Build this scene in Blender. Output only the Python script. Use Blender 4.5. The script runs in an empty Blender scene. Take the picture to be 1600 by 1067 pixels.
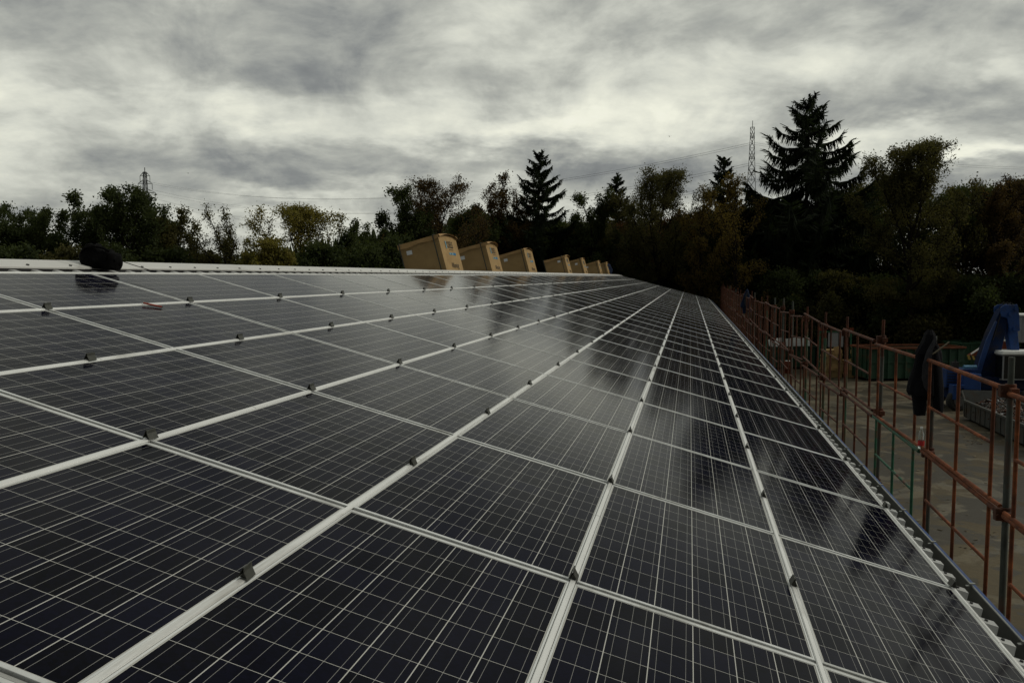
import bpy, bmesh, math, random
import numpy as np
from mathutils import Vector, Matrix, noise as mnoise

# ------------------------------------------------------------------ camera, sky, sun, exposure
SC = bpy.context.scene
COL = SC.collection
F_PX, CX, CY = 1349.3, 800.0, 533.5
YAW, PITCH = -0.2022842, -0.0752181
CAM = Vector((5.2878, -1.7132, -0.0283))
cd = bpy.data.cameras.new('camera')
cam = bpy.data.objects.new('camera', cd); COL.objects.link(cam); SC.camera = cam
cd.sensor_width = 36.0; cd.lens = F_PX * 36.0 / 1600.0
cd.clip_start = 0.05; cd.clip_end = 5000
cam.location = CAM
cam.rotation_euler = (math.pi/2 + PITCH, 0, -YAW)
FW = Vector((math.sin(YAW)*math.cos(PITCH), math.cos(YAW)*math.cos(PITCH), math.sin(PITCH)))
RT = Vector((math.cos(YAW), -math.sin(YAW), 0)); UP = RT.cross(FW)

def ray(px, py): return FW + RT*((px-CX)/F_PX) + UP*((CY-py)/F_PX)
def on_plane_z(px, py, z):
    d = ray(px, py); return CAM + d*((z-CAM.z)/d.z)
def at_dist(px, py, D):
    d = ray(px, py); return CAM + d*(D/math.hypot(d.x, d.y))
def project(p):
    d = Vector(p)-CAM; z = d.dot(FW)
    if z < 0.05: return None
    return (CX+F_PX*d.dot(RT)/z, CY-F_PX*d.dot(UP)/z)

SC.view_settings.view_transform = 'Standard'
SC.view_settings.look = 'None'
SC.view_settings.exposure = 0.0
SC.view_settings.gamma = 1.0

SUN_AZ, SUN_EL = math.radians(82), math.radians(36)      # azimuth clockwise from +Y
sl = bpy.data.lights.new('sun', 'SUN'); sl.energy = 1.2; sl.angle = math.radians(25); sl.color = (1.0, 0.95, 0.84)
so = bpy.data.objects.new('sun', sl); COL.objects.link(so)
sd = Vector((math.sin(SUN_AZ)*math.cos(SUN_EL), math.cos(SUN_AZ)*math.cos(SUN_EL), math.sin(SUN_EL)))
so.rotation_euler = sd.to_track_quat('Z', 'Y').to_euler(); so.location = (30, -20, 40)

class NT:
    """small helper to write node trees"""
    def __init__(s, nt): s.nt = nt; s.N = nt.nodes; s.L = nt.links
    def node(s, t, **kw):
        n = s.N.new(t)
        for k, v in kw.items(): setattr(n, k, v)
        return n
    def put(s, sock, v):
        if isinstance(v, bpy.types.NodeSocket): s.L.new(v, sock)
        elif v is not None: sock.default_value = v
    def m(s, op, a, b=None, c=None, clamp=False):
        n = s.node('ShaderNodeMath', operation=op); n.use_clamp = clamp
        s.put(n.inputs[0], a)
        if b is not None: s.put(n.inputs[1], b)
        if c is not None: s.put(n.inputs[2], c)
        return n.outputs[0]
    def v(s, op, a, b=None):
        n = s.node('ShaderNodeVectorMath', operation=op); s.put(n.inputs[0], a)
        if b is not None: s.put(n.inputs[1], b)
        return n.outputs['Value'] if op in ('DOT_PRODUCT', 'LENGTH') else n.outputs[0]
    def noise(s, vec, scale, detail=4, rough=0.55, dist=0.0, col=False):
        n = s.node('ShaderNodeTexNoise'); s.put(n.inputs['Vector'], vec)
        n.inputs['Scale'].default_value = scale; n.inputs['Detail'].default_value = detail
        n.inputs['Roughness'].default_value = rough; n.inputs['Distortion'].default_value = dist
        return n.outputs['Color' if col else 'Fac']
    def ramp(s, fac, stops, interp='LINEAR'):
        n = s.node('ShaderNodeValToRGB'); s.put(n.inputs[0], fac); e = n.color_ramp.elements
        n.color_ramp.interpolation = interp
        while len(e) < len(stops): e.new(0.5)
        for i, (p, c) in enumerate(stops):
            e[i].position = p; e[i].color = (c[0], c[1], c[2], 1) if hasattr(c, '__len__') else (c, c, c, 1)
        return n.outputs[0]
    def mix(s, fac, a, b, mode='MIX'):
        n = s.node('ShaderNodeMix', data_type='RGBA', blend_type=mode)
        s.put(n.inputs[0], fac)
        for i, x in ((6, a), (7, b)):
            if isinstance(x, bpy.types.NodeSocket): s.L.new(x, n.inputs[i])
            else: n.inputs[i].default_value = (x[0], x[1], x[2], 1)
        return n.outputs[2]

def build_world():
    w = bpy.data.worlds.new('World'); SC.world = w; w.use_nodes = True
    t = NT(w.node_tree); t.N.clear()
    out = t.node('ShaderNodeOutputWorld')
    sky = t.node('ShaderNodeTexSky'); sky.sky_type = 'NISHITA'; sky.sun_disc = False
    sky.sun_elevation = SUN_EL; sky.sun_rotation = SUN_AZ
    bg1 = t.node('ShaderNodeBackground'); t.L.new(sky.outputs[0], bg1.inputs[0]); bg1.inputs[1].default_value = 0.06
    tc = t.node('ShaderNodeTexCoord'); d = t.v('NORMALIZE', tc.outputs['Generated'])
    sp = t.node('ShaderNodeSeparateXYZ'); t.L.new(d, sp.inputs[0]); x, y, z = sp.outputs
    zz = t.m('ADD', t.m('MAXIMUM', z, 0.0), 0.24)
    # the cloud layer: a horizontal sheet seen in perspective; axes turned so its rolls lie across the view
    ca, sa = math.cos(0.35), math.sin(0.35)
    xr = t.m('ADD', t.m('MULTIPLY', x, ca), t.m('MULTIPLY', y, sa))
    yr = t.m('SUBTRACT', t.m('MULTIPLY', y, ca), t.m('MULTIPLY', x, sa))
    cb = t.node('ShaderNodeCombineXYZ')
    t.L.new(t.m('DIVIDE', xr, zz), cb.inputs[0]); t.L.new(t.m('DIVIDE', yr, zz), cb.inputs[1]); cb.inputs[2].default_value = 3.7
    P = t.v('MULTIPLY', cb.outputs[0], (1.15, 1.3, 1.0))
    n1 = t.noise(P, 1.3, 9, 0.58, 0.2)
    n2 = t.noise(t.v('ADD', P, (7.3, 2.1, 5.0)), 4.2, 7, 0.6, 0.3)
    # where the larger banks of cloud lie (azimuth, elevation), edges broken by noise
    az = t.m('ARCTAN2', x, y); el = t.m('ARCSINE', z)
    ce = t.node('ShaderNodeCombineXYZ'); t.L.new(az, ce.inputs[0]); t.L.new(el, ce.inputs[1])
    wob = t.v('MULTIPLY', t.v('SUBTRACT', t.noise(P, 2.3, 5, 0.6, 0.0, True), (0.5, 0.5, 0.5)), (0.24, 0.10, 0.0))
    E = t.v('ADD', ce.outputs[0], wob)
    banks = [  # px, py, half width, half height, amount
        (340,178,75,22,.16),(600,190,140,20,.13),(50,168,80,18,.12),(450,300,90,9,.10),(440,345,90,9,.10),
        (850,212,75,18,.22),(1085,188,80,22,.15),(1000,115,110,40,.12),(1370,205,90,16,.14),(1545,243,60,10,.24),(1585,112,35,20,.14),
        (150,100,120,22,.06),(770,60,60,40,.06),(1290,30,90,30,.05),(1240,100,70,20,.08),(960,200,60,14,.08),(720,160,60,20,.07),
        (400,105,120,30,-.10),(480,248,190,20,-.06),(720,243,170,14,-.07),(300,262,260,14,-.07),(900,268,220,14,-.08),(60,40,90,35,-.08),
        (1120,132,60,24,-.10),(870,130,60,20,-.08),(1530,285,160,20,-.14),(1440,165,100,18,-.11),(1100,40,130,26,-.08),
        (90,122,80,16,-.07),(1560,20,70,30,-.10),(480,22,140,18,-.05),(620,330,160,16,-.04),(200,310,160,20,-.06),(470,375,220,14,-.05),(1290,140,60,14,-.05),(1200,290,200,14,-.07)]
    acc = None
    for (px, py, sx, sy, a) in banks:
        r = ray(px, py).normalized(); c = (math.atan2(r.x, r.y), math.asin(r.z), 0)
        q = t.v('MULTIPLY', t.v('SUBTRACT', E, c), (F_PX/sx*0.72, F_PX/sy*0.72, 0))
        g = t.m('EXPONENT', t.m('MULTIPLY', t.v('DOT_PRODUCT', q, q), -1.0))
        acc = t.m('MULTIPLY', g, a) if acc is None else t.m('MULTIPLY_ADD', g, a, acc)
    # the lumpy underside of the layer, seen less foreshortened
    cb2 = t.node('ShaderNodeCombineXYZ'); z2 = t.m('ADD', t.m('MAXIMUM', z, 0.0), 0.42)
    t.L.new(t.m('DIVIDE', xr, z2), cb2.inputs[0]); t.L.new(t.m('DIVIDE', yr, z2), cb2.inputs[1]); cb2.inputs[2].default_value = 9.1
    n3 = t.noise(t.v('MULTIPLY', cb2.outputs[0], (1.25, 1.1, 1.0)), 4.4, 9, 0.58, 0.35)
    f = t.m('ADD', t.m('MULTIPLY_ADD', n1, 0.38, 0.285), t.m('MULTIPLY', acc, 1.0))
    f = t.m('ADD', f, t.m('MULTIPLY', t.m('SUBTRACT', n3, 0.5), 0.66))
    f = t.m('ADD', f, t.m('MULTIPLY', t.m('SUBTRACT', n2, 0.5), 0.20))
    colr = t.ramp(f, [(0.12, (.125,.133,.142)), (0.31, (.245,.256,.250)), (0.45, (.435,.445,.400)), (0.57, (.65,.66,.58)), (0.74, (.90,.90,.76)), (1.0, (.99,.98,.88))])
    # unseen sky overhead and behind the viewer is dimmed to darken camera-facing sides
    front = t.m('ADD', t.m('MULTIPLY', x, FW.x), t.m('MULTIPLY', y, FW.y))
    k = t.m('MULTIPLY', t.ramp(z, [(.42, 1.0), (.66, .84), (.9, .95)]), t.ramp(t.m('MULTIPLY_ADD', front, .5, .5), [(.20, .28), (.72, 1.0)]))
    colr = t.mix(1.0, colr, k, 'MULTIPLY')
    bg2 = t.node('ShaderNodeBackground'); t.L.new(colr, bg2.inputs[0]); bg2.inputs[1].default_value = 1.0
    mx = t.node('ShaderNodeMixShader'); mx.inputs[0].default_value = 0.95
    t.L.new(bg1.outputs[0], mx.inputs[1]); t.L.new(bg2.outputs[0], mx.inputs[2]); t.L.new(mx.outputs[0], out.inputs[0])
build_world()

# ------------------------------------------------------------------ materials
MATS = {}
def mat(name, base, rough=0.6, metal=0.0, spec=0.5, vary=0.25, vscale=6.0, second=None, sthr=0.55, sscale=3.0, swid=0.08, bump=0.0, bscale=60.0, emit=None, alpha=None, coords='Object', stretch=None):
    """principled material with mottled colour; 'second' is a second colour (rust, dirt, wear) in patches"""
    if name in MATS: return MATS[name]
    m = bpy.data.materials.new(name); m.use_nodes = True; t = NT(m.node_tree)
    p = t.N['Principled BSDF']
    tc = t.node('ShaderNodeTexCoord'); vec = tc.outputs[coords]
    oi = t.node('ShaderNodeObjectInfo')
    vec = t.v('ADD', vec, t.v('MULTIPLY', oi.outputs['Location'], (0.37, 0.53, 0.71)))
    if stretch: vec = t.v('MULTIPLY', vec, stretch)
    n = t.noise(vec, vscale, 5, 0.6)
    lo = tuple(c*(1-vary) for c in base); hi = tuple(min(1, c*(1+vary)) for c in base)
    c = t.ramp(n, [(0.3, lo), (0.7, hi)])
    if second is not None:
        n2 = t.noise(vec, sscale, 6, 0.65, 0.3)
        k = t.ramp(n2, [(sthr-swid, 0.0), (sthr+swid, 1.0)])
        c = t.mix(k, c, second)
    t.L.new(c, p.inputs['Base Color'])
    t.L.new(t.m('MULTIPLY_ADD', n, 0.25, rough-0.12, clamp=True), p.inputs['Roughness'])
    p.inputs['Metallic'].default_value = metal; p.inputs['Specular IOR Level'].default_value = spec
    if bump:
        b = t.node('ShaderNodeBump'); b.inputs['Strength'].default_value = bump; b.inputs['Distance'].default_value = 0.01
        t.L.new(t.noise(vec, bscale, 6, 0.6), b.inputs['Height']); t.L.new(b.outputs[0], p.inputs['Normal'])
    if emit: p.inputs['Emission Color'].default_value = (*emit, 1); p.inputs['Emission Strength'].default_value = 1
    if alpha is not None: p.inputs['Transmission Weight'].default_value = alpha; p.inputs['Roughness'].default_value = .1
    MATS[name] = m
    return m

M_ALU   = mat('frame_aluminium', (.75,.77,.76), .40, .30, .5, .10, 9, second=(.36,.36,.33), sthr=.62, sscale=4, swid=.12, stretch=(1, .12, 1), bump=.05, bscale=200)
M_RAIL  = mat('rail_aluminium', (.85,.86,.84), .45, .25, .5, .08, 5, second=(.38,.37,.33), sthr=.64, sscale=2.5, swid=.1, stretch=(3, .35, 1))
M_SEAL  = mat('seam_strip', (.52,.52,.50), .5, .5)
M_CLAMP = mat('clamp_steel', (.060,.062,.052), .5, .4, .5, .25, 40)
M_SHEET = mat('coated_sheet', (.46,.47,.46), .45, .0, .4, .07, 2, second=(.30,.30,.28), sthr=.66, sscale=1.5, swid=.12)
M_CAP   = mat('ridge_sheet', (.66,.66,.63), .45, .0, .4, .06, 1.2, second=(.42,.41,.38), sthr=.68, sscale=1.0, swid=.1)
M_DARK  = mat('dark_gap', (.02,.02,.02), .8)
M_SCREW = mat('screw_head', (.04,.04,.04), .5, .5)
M_GUT   = mat('gutter_zinc', (.14,.145,.135), .55, .1, .4, .2, 2, second=(.12,.12,.10), sthr=.6)
M_RIM   = mat('gutter_rim', (.30,.31,.29), .42, .5)
M_BLUE  = mat('blue_film', (.012,.055,.20), .4, 0, .4, .25, 3)
M_WALL  = mat('wall_panel', (.30,.31,.30), .6)
M_RUST  = mat('rusty_orange', (.24,.070,.022), .75, 0, .25, .4, 14, second=(.075,.026,.013), sthr=.49, sscale=4, swid=.13, bump=.25, bscale=90)
M_RUSTD = mat('dark_rust', (.115,.038,.018), .75, 0, .25, .35, 14, second=(.05,.022,.014), sthr=.52, sscale=5, swid=.13, bump=.25, bscale=90)
M_GRNP  = mat('green_paint', (.02,.10,.055), .6, 0, .3, .3, 10, second=(.11,.035,.016), sthr=.6, sscale=4, swid=.06)
M_POLE  = mat('pole_galvanised', (.062,.070,.060), .6, .2, .3, .3, 12, second=(.13,.045,.02), sthr=.60, sscale=2.2, swid=.08, stretch=(1,1,.6))
M_POLEG = mat('pole_green', (.03,.095,.055), .6, .1, .3, .3, 12, second=(.13,.045,.02), sthr=.53, sscale=2.2, swid=.08, stretch=(1,1,.6))
M_CARD  = mat('cardboard', (.36,.245,.115), .85, 0, .15, .10, 3, second=(.29,.19,.085), sthr=.6, sscale=2.2, swid=.15, bump=.08, bscale=30)
M_CARDL = mat('cardboard_lid', (.36,.23,.105), .85, 0, .15, .14, 4, bump=.15, bscale=14)
M_STRAP = mat('black_strap', (.035,.04,.032), .5)
M_INK   = mat('black_ink', (.02,.018,.014), .8)
M_INKB  = mat('blue_ink', (.02,.16,.32), .8)
M_INKC  = mat('pale_blue_ink', (.17,.30,.34), .8)
M_PAPER = mat('white_label', (.70,.72,.74), .7, 0, .3, .05)
M_CLOTH = mat('black_cloth', (.007,.007,.009), .9, 0, .15, .3, 20, bump=.3, bscale=35)
M_LINE  = mat('grey_lining', (.045,.045,.05), .9, 0, .15, .25, 20)
M_ZIP   = mat('tan_zip', (.22,.19,.13), .7)
M_NAVY  = mat('navy_cloth', (.012,.02,.045), .9, 0, .15, .3, 20)
M_BAG   = mat('black_bag', (.0022,.0022,.0022), .8, 0, .08, .3, 20, bump=.5, bscale=25)
M_PENC  = mat('red_wood', (.30,.04,.018), .6)
M_BLUM  = mat('machine_blue', (.006,.042,.175), .45, 0, .4, .25, 1.2, second=(.016,.03,.07), sthr=.62, sscale=1.5, swid=.1)
M_BLUD  = mat('machine_dark_blue', (.003,.014,.055), .6, 0, .15, .3, 1.2, second=(.02,.02,.03), sthr=.58, sscale=1.5, swid=.1)
M_CYAN  = mat('tank_pale_blue', (.08,.22,.36), .4)
M_TYRE  = mat('tyre_rubber', (.02,.02,.019), .85)
M_HUB   = mat('wheel_hub', (.12,.12,.12), .5, .3)
M_GLASS = mat('cab_glass', (.010,.012,.013), .08, 0, .6, .1)
M_WHITE = mat('white_paint', (.80,.82,.80), .5, 0, .4, .1, 3)
M_ORNG  = mat('signal_orange', (.17,.032,.010), .5, 0, .4, .25, 2, second=(.16,.03,.015), sthr=.62)
M_YELL  = mat('hazard_yellow', (.34,.24,.04), .6)
M_GREEN = mat('container_green', (.020,.056,.032), .6, 0, .3, .25, 1.5, second=(.085,.045,.02), sthr=.61, sscale=1.1, swid=.06)
M_GREEN2= mat('container_pale_green', (.045,.105,.060), .6, 0, .3, .2, 1.5)
M_RIMR  = mat('rusted_rim', (.14,.045,.018), .75, 0, .3, .35, 4)
M_SKIP  = mat('skip_grey', (.070,.074,.070), .65, .1, .3, .25, 2, second=(.06,.04,.025), sthr=.58, sscale=2.0, swid=.1)
M_SCRAP = mat('scrap_mixed', (.14,.12,.10), .6, .3, .4, .6, 3, second=(.06,.03,.02), sthr=.5, sscale=2.0)
M_GREYB = mat('grey_board', (.24,.25,.26), .7, 0, .3, .1)
M_CLEAR = mat('clear_plastic', (.75,.80,.78), .08, 0, .5, .02, 3, alpha=.92)
M_RED   = mat('red_label', (.45,.02,.02), .5)
M_LITTER= mat('litter_scraps', (.22,.19,.13), .8, 0, .2, .5, 3, second=(.07,.055,.035), sthr=.5, sscale=.8)
M_WIRE  = mat('wire_steel', (.05,.05,.055), .6, .3)
M_PYL   = mat('pylon_steel', (.085,.09,.09), .7, .2, .3, .2)
M_BARK  = mat('bark', (.032,.026,.019), .95, 0, .1, .35, 5)
M_BARKD = mat('dark_bark', (.016,.013,.010), .95, 0, .1, .35, 5)

def leaf_mat(name, a, b, scale=.5):
    m = bpy.data.materials.new(name); m.use_nodes = True; t = NT(m.node_tree); p = t.N['Principled BSDF']
    g = t.node('ShaderNodeTexCoord')
    n = t.noise(g.outputs['Object'], scale, 3, .6); n2 = t.noise(g.outputs['Object'], 3.0, 2, .5)
    f = t.m('MULTIPLY_ADD', n2, .5, t.m('MULTIPLY', n, .6))
    t.L.new(t.ramp(f, [(.38, a), (.68, b)]), p.inputs['Base Color'])
    p.inputs['Roughness'].default_value = .8; p.inputs['Specular IOR Level'].default_value = .15
    tl = t.node('ShaderNodeBsdfTranslucent'); t.L.new(t.mix(1.0, p.inputs['Base Color'].links[0].from_socket, (1.5,1.5,.9), 'MULTIPLY'), tl.inputs[0])
    mx = t.node('ShaderNodeMixShader'); mx.inputs[0].default_value = .38
    t.L.new(p.outputs[0], mx.inputs[1]); t.L.new(tl.outputs[0], mx.inputs[2]); t.L.new(mx.outputs[0], t.N['Material Output'].inputs['Surface'])
    MATS[name] = m; return m
L_DGREEN = leaf_mat('leaf_dark_green', (0.025, 0.035, 0.015), (0.065, 0.0825, 0.03))
L_OLIVE  = leaf_mat('leaf_olive', (0.0375, 0.04, 0.0175), (0.1063, 0.0975, 0.035))
L_BROWN  = leaf_mat('leaf_brown', (.036,.026,.014), (.100,.066,.027))
L_RED    = leaf_mat('leaf_red_brown', (0.0375, 0.0213, 0.0112), (0.1063, 0.05, 0.0213))
L_YELLOW = leaf_mat('leaf_yellow_green', (.08,.08,.02), (.24,.205,.055))
L_GOLD   = leaf_mat('leaf_gold', (0.065, 0.05, 0.017), (0.18, 0.13, 0.036))
L_NEEDLE = leaf_mat('needle_black_green', (0.009, 0.014, 0.008), (0.024, 0.034, 0.018))

def panel_mat():
    """poly-crystalline cells under glass, drawn on the panel's own axes: x across six cells, y along ten"""
    m = bpy.data.materials.new('solar_cells'); m.use_nodes = True; t = NT(m.node_tree); p = t.N['Principled BSDF']
    tc = t.node('ShaderNodeTexCoord'); sp = t.node('ShaderNodeSeparateXYZ'); t.L.new(tc.outputs['Object'], sp.inputs[0])
    oi = t.node('ShaderNodeObjectInfo'); rnd = oi.outputs['Random']
    x, y = sp.outputs[0], sp.outputs[1]
    U = t.m('DIVIDE', x, CELL_X); V = t.m('DIVIDE', y, CELL_Y)         # in cells, 0 at the middle
    inx = t.m('LESS_THAN', t.m('ABSOLUTE', U), 3.0); iny = t.m('LESS_THAN', t.m('ABSOLUTE', V), 5.0)
    inside = t.m('MULTIPLY', inx, iny)
    fu = t.m('FRACT', t.m('ADD', U, 10.0)); fv = t.m('FRACT', t.m('ADD', V, 10.0))
    du = t.m('SUBTRACT', 0.5, t.m('ABSOLUTE', t.m('SUBTRACT', fu, 0.5)))   # distance to a cell edge
    dv = t.m('SUBTRACT', 0.5, t.m('ABSOLUTE', t.m('SUBTRACT', fv, 0.5)))
    gap = t.m('MAXIMUM', t.m('LESS_THAN', du, .0017/CELL_X), t.m('LESS_THAN', dv, .0011/CELL_Y))
    b3 = t.m('FRACT', t.m('ADD', t.m('MULTIPLY', fu, 3.0), 0.5))
    bd = t.m('SUBTRACT', 0.5, t.m('ABSOLUTE', t.m('SUBTRACT', b3, 0.5)))
    bus = t.m('LESS_THAN', bd, .00072*3/CELL_X)
    vor = t.node('ShaderNodeTexVoronoi'); vor.inputs['Scale'].default_value = 75
    t.L.new(t.v('ADD', tc.outputs['Object'], t.v('MULTIPLY', oi.outputs['Location'], (1.3, .7, .2))), vor.inputs['Vector'])
    sv = t.node('ShaderNodeSeparateColor'); t.L.new(vor.outputs['Color'], sv.inputs[0])
    cellid = t.node('ShaderNodeTexWhiteNoise'); cellid.noise_dimensions = '3D'
    cc = t.node('ShaderNodeCombineXYZ'); t.L.new(t.m('FLOOR', U), cc.inputs[0]); t.L.new(t.m('FLOOR', V), cc.inputs[1]); t.L.new(rnd, cc.inputs[2])
    t.L.new(cc.outputs[0], cellid.inputs['Vector'])
    k = t.m('ADD', t.m('MULTIPLY', sv.outputs[0], .35), t.m('MULTIPLY', cellid.outputs['Value'], .65))
    c = t.mix(k, (.0012,.0014,.0034), (.0045,.0050,.0165))
    c = t.mix(bus, c, (.29,.29,.275))
    c = t.mix(gap, c, (.56,.56,.52))
    c = t.mix(inside, (.45,.45,.42), c)
    dust = t.noise(t.v('ADD', tc.outputs['Object'], t.v('MULTIPLY', oi.outputs['Location'], (.5,.5,.5))), 2.3, 6, .65)
    c = t.mix(t.m('MULTIPLY', t.ramp(dust, [(.5, 0.0), (.85, 1.0)]), .009), c, (.32,.30,.25))
    t.L.new(c, p.inputs['Base Color'])
    t.L.new(t.m('ADD', t.m('MULTIPLY_ADD', dust, .06, PANEL_ROUGH-.04), t.m('MULTIPLY', rnd, .02)), p.inputs['Roughness'])
    p.inputs['IOR'].default_value = 1.095; p.inputs['Specular IOR Level'].default_value = .5
    bn = t.node('ShaderNodeBump'); bn.inputs['Strength'].default_value = .035; bn.inputs['Distance'].default_value = .01
    t.L.new(t.noise(tc.outputs['Object'], 3.0, 2, .5), bn.inputs['Height']); t.L.new(bn.outputs[0], p.inputs['Normal'])
    MATS['solar_cells'] = m; return m

# ------------------------------------------------------------------ mesh helpers
class MB:
    def __init__(s): s.v = []; s.f = []; s.mi = []; s.sm = []; s.cur = 0
    def add(s, verts, faces, smooth=False):
        o = len(s.v); s.v += [tuple(p) for p in verts]
        for f in faces: s.f.append(tuple(i+o for i in f)); s.mi.append(s.cur); s.sm.append(smooth)
    def box(s, lo, hi, M=None):
        (a,b,c),(d,e,g) = lo, hi
        v = [(a,b,c),(d,b,c),(d,e,c),(a,e,c),(a,b,g),(d,b,g),(d,e,g),(a,e,g)]
        if M is not None: v = [M @ Vector(p) for p in v]
        s.add(v, [(0,3,2,1),(4,5,6,7),(0,1,5,4),(1,2,6,5),(2,3,7,6),(3,0,4,7)])
    def cbox(s, c, d, M=None):
        s.box((c[0]-d[0]/2,c[1]-d[1]/2,c[2]-d[2]/2),(c[0]+d[0]/2,c[1]+d[1]/2,c[2]+d[2]/2), M)
    def prism(s, poly, h0, h1, axis='z', M=None):
        """closed polygon extruded along an axis"""
        def P(a,b,h): return (a,b,h) if axis=='z' else ((a,h,b) if axis=='y' else (h,a,b))
        n = len(poly); v = [P(a,b,h0) for a,b in poly]+[P(a,b,h1) for a,b in poly]
        if M is not None: v = [M @ Vector(p) for p in v]
        s.add(v, [tuple(range(n))[::-1], tuple(range(n,2*n))]+[(i,(i+1)%n,(i+1)%n+n,i+n) for i in range(n)])
    def tube(s, pts, r, n=8, cap=True, smooth=True):
        pts = [Vector(p) for p in pts]; k = len(pts)
        if not hasattr(r, '__len__'): r = [r]*k
        rings = []; ref = None
        for i in range(k):
            d = (pts[min(i+1,k-1)]-pts[max(i-1,0)]).normalized()
            if ref is None: ref = d.orthogonal().normalized()
            ref = (ref - d*ref.dot(d)).normalized(); q = d.cross(ref)
            rings.append([pts[i]+(ref*math.cos(2*math.pi*j/n)+q*math.sin(2*math.pi*j/n))*r[i] for j in range(n)])
        v = [p for R_ in rings for p in R_]
        f = [(i*n+j, i*n+(j+1)%n, (i+1)*n+(j+1)%n, (i+1)*n+j) for i in range(k-1) for j in range(n)]
        s.add(v, f, smooth)
        if cap: s.add(rings[0], [tuple(range(n))[::-1]]); s.add(rings[-1], [tuple(range(n))])
    def build(s, name, mats, parent=None, bevel=0.0, loc=None):
        me = bpy.data.meshes.new(name); me.from_pydata(s.v, [], s.f)
        if not isinstance(mats, (list, tuple)): mats = [mats]
        for m in mats: me.materials.append(m)
        me.polygons.foreach_set('material_index', s.mi); me.polygons.foreach_set('use_smooth', s.sm); me.update()
        o = bpy.data.objects.new(name, me); COL.objects.link(o)
        if parent is not None: o.parent = parent
        if loc is not None: o.location = loc
        if bevel:
            b = o.modifiers.new('bevel', 'BEVEL'); b.width = bevel; b.segments = 2; b.limit_method = 'ANGLE'; b.angle_limit = .7
        return o

def tag(o, label=None, cat=None, group=None, kind=None):
    if label: o['label'] = label
    if cat: o['category'] = cat
    if group: o['group'] = group
    if kind: o['kind'] = kind
    return o
def empty(name, loc=(0,0,0), rot=(0,0,0), label=None, cat=None, group=None):
    o = bpy.data.objects.new(name, None); COL.objects.link(o); o.location = loc; o.rotation_euler = rot
    o.empty_display_size = .2
    return tag(o, label, cat, group)
def copy_tree(o, parent=None):
    c = o.copy(); COL.objects.link(c)
    if parent is not None: c.parent = parent
    for ch in o.children: copy_tree(ch, c)
    return c
ONES = 'first second third fourth fifth sixth seventh eighth ninth tenth eleventh twelfth thirteenth fourteenth fifteenth sixteenth seventeenth eighteenth nineteenth'.split()
TENS = {2:'twenty',3:'thirty',4:'forty',5:'fifty'}; TENTH = {2:'twentieth',3:'thirtieth',4:'fortieth',5:'fiftieth'}
def nth(n):
    if n < 20: return ONES[n-1]
    return TENTH[n//10] if n % 10 == 0 else TENS[n//10]+'-'+ONES[n%10-1]

# ------------------------------------------------------------------ roof frame of reference
TH = 0.2577244; CT, ST = math.cos(TH), math.sin(TH)
W, LP = 1.00053, 1.7201               # row pitch down the slope, panel pitch along the row
GROUND = -7.0
def R(v, y, h=0.0): return Vector((v*CT+h*ST, y, -v*ST+h*CT))
ROOF_ROT = (0, TH, 0)
Y0, Y1 = -4.0, 40.6*LP                # near and far end of the building
V_EAVE = 7*W + .15
APEX_V = -.42

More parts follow.
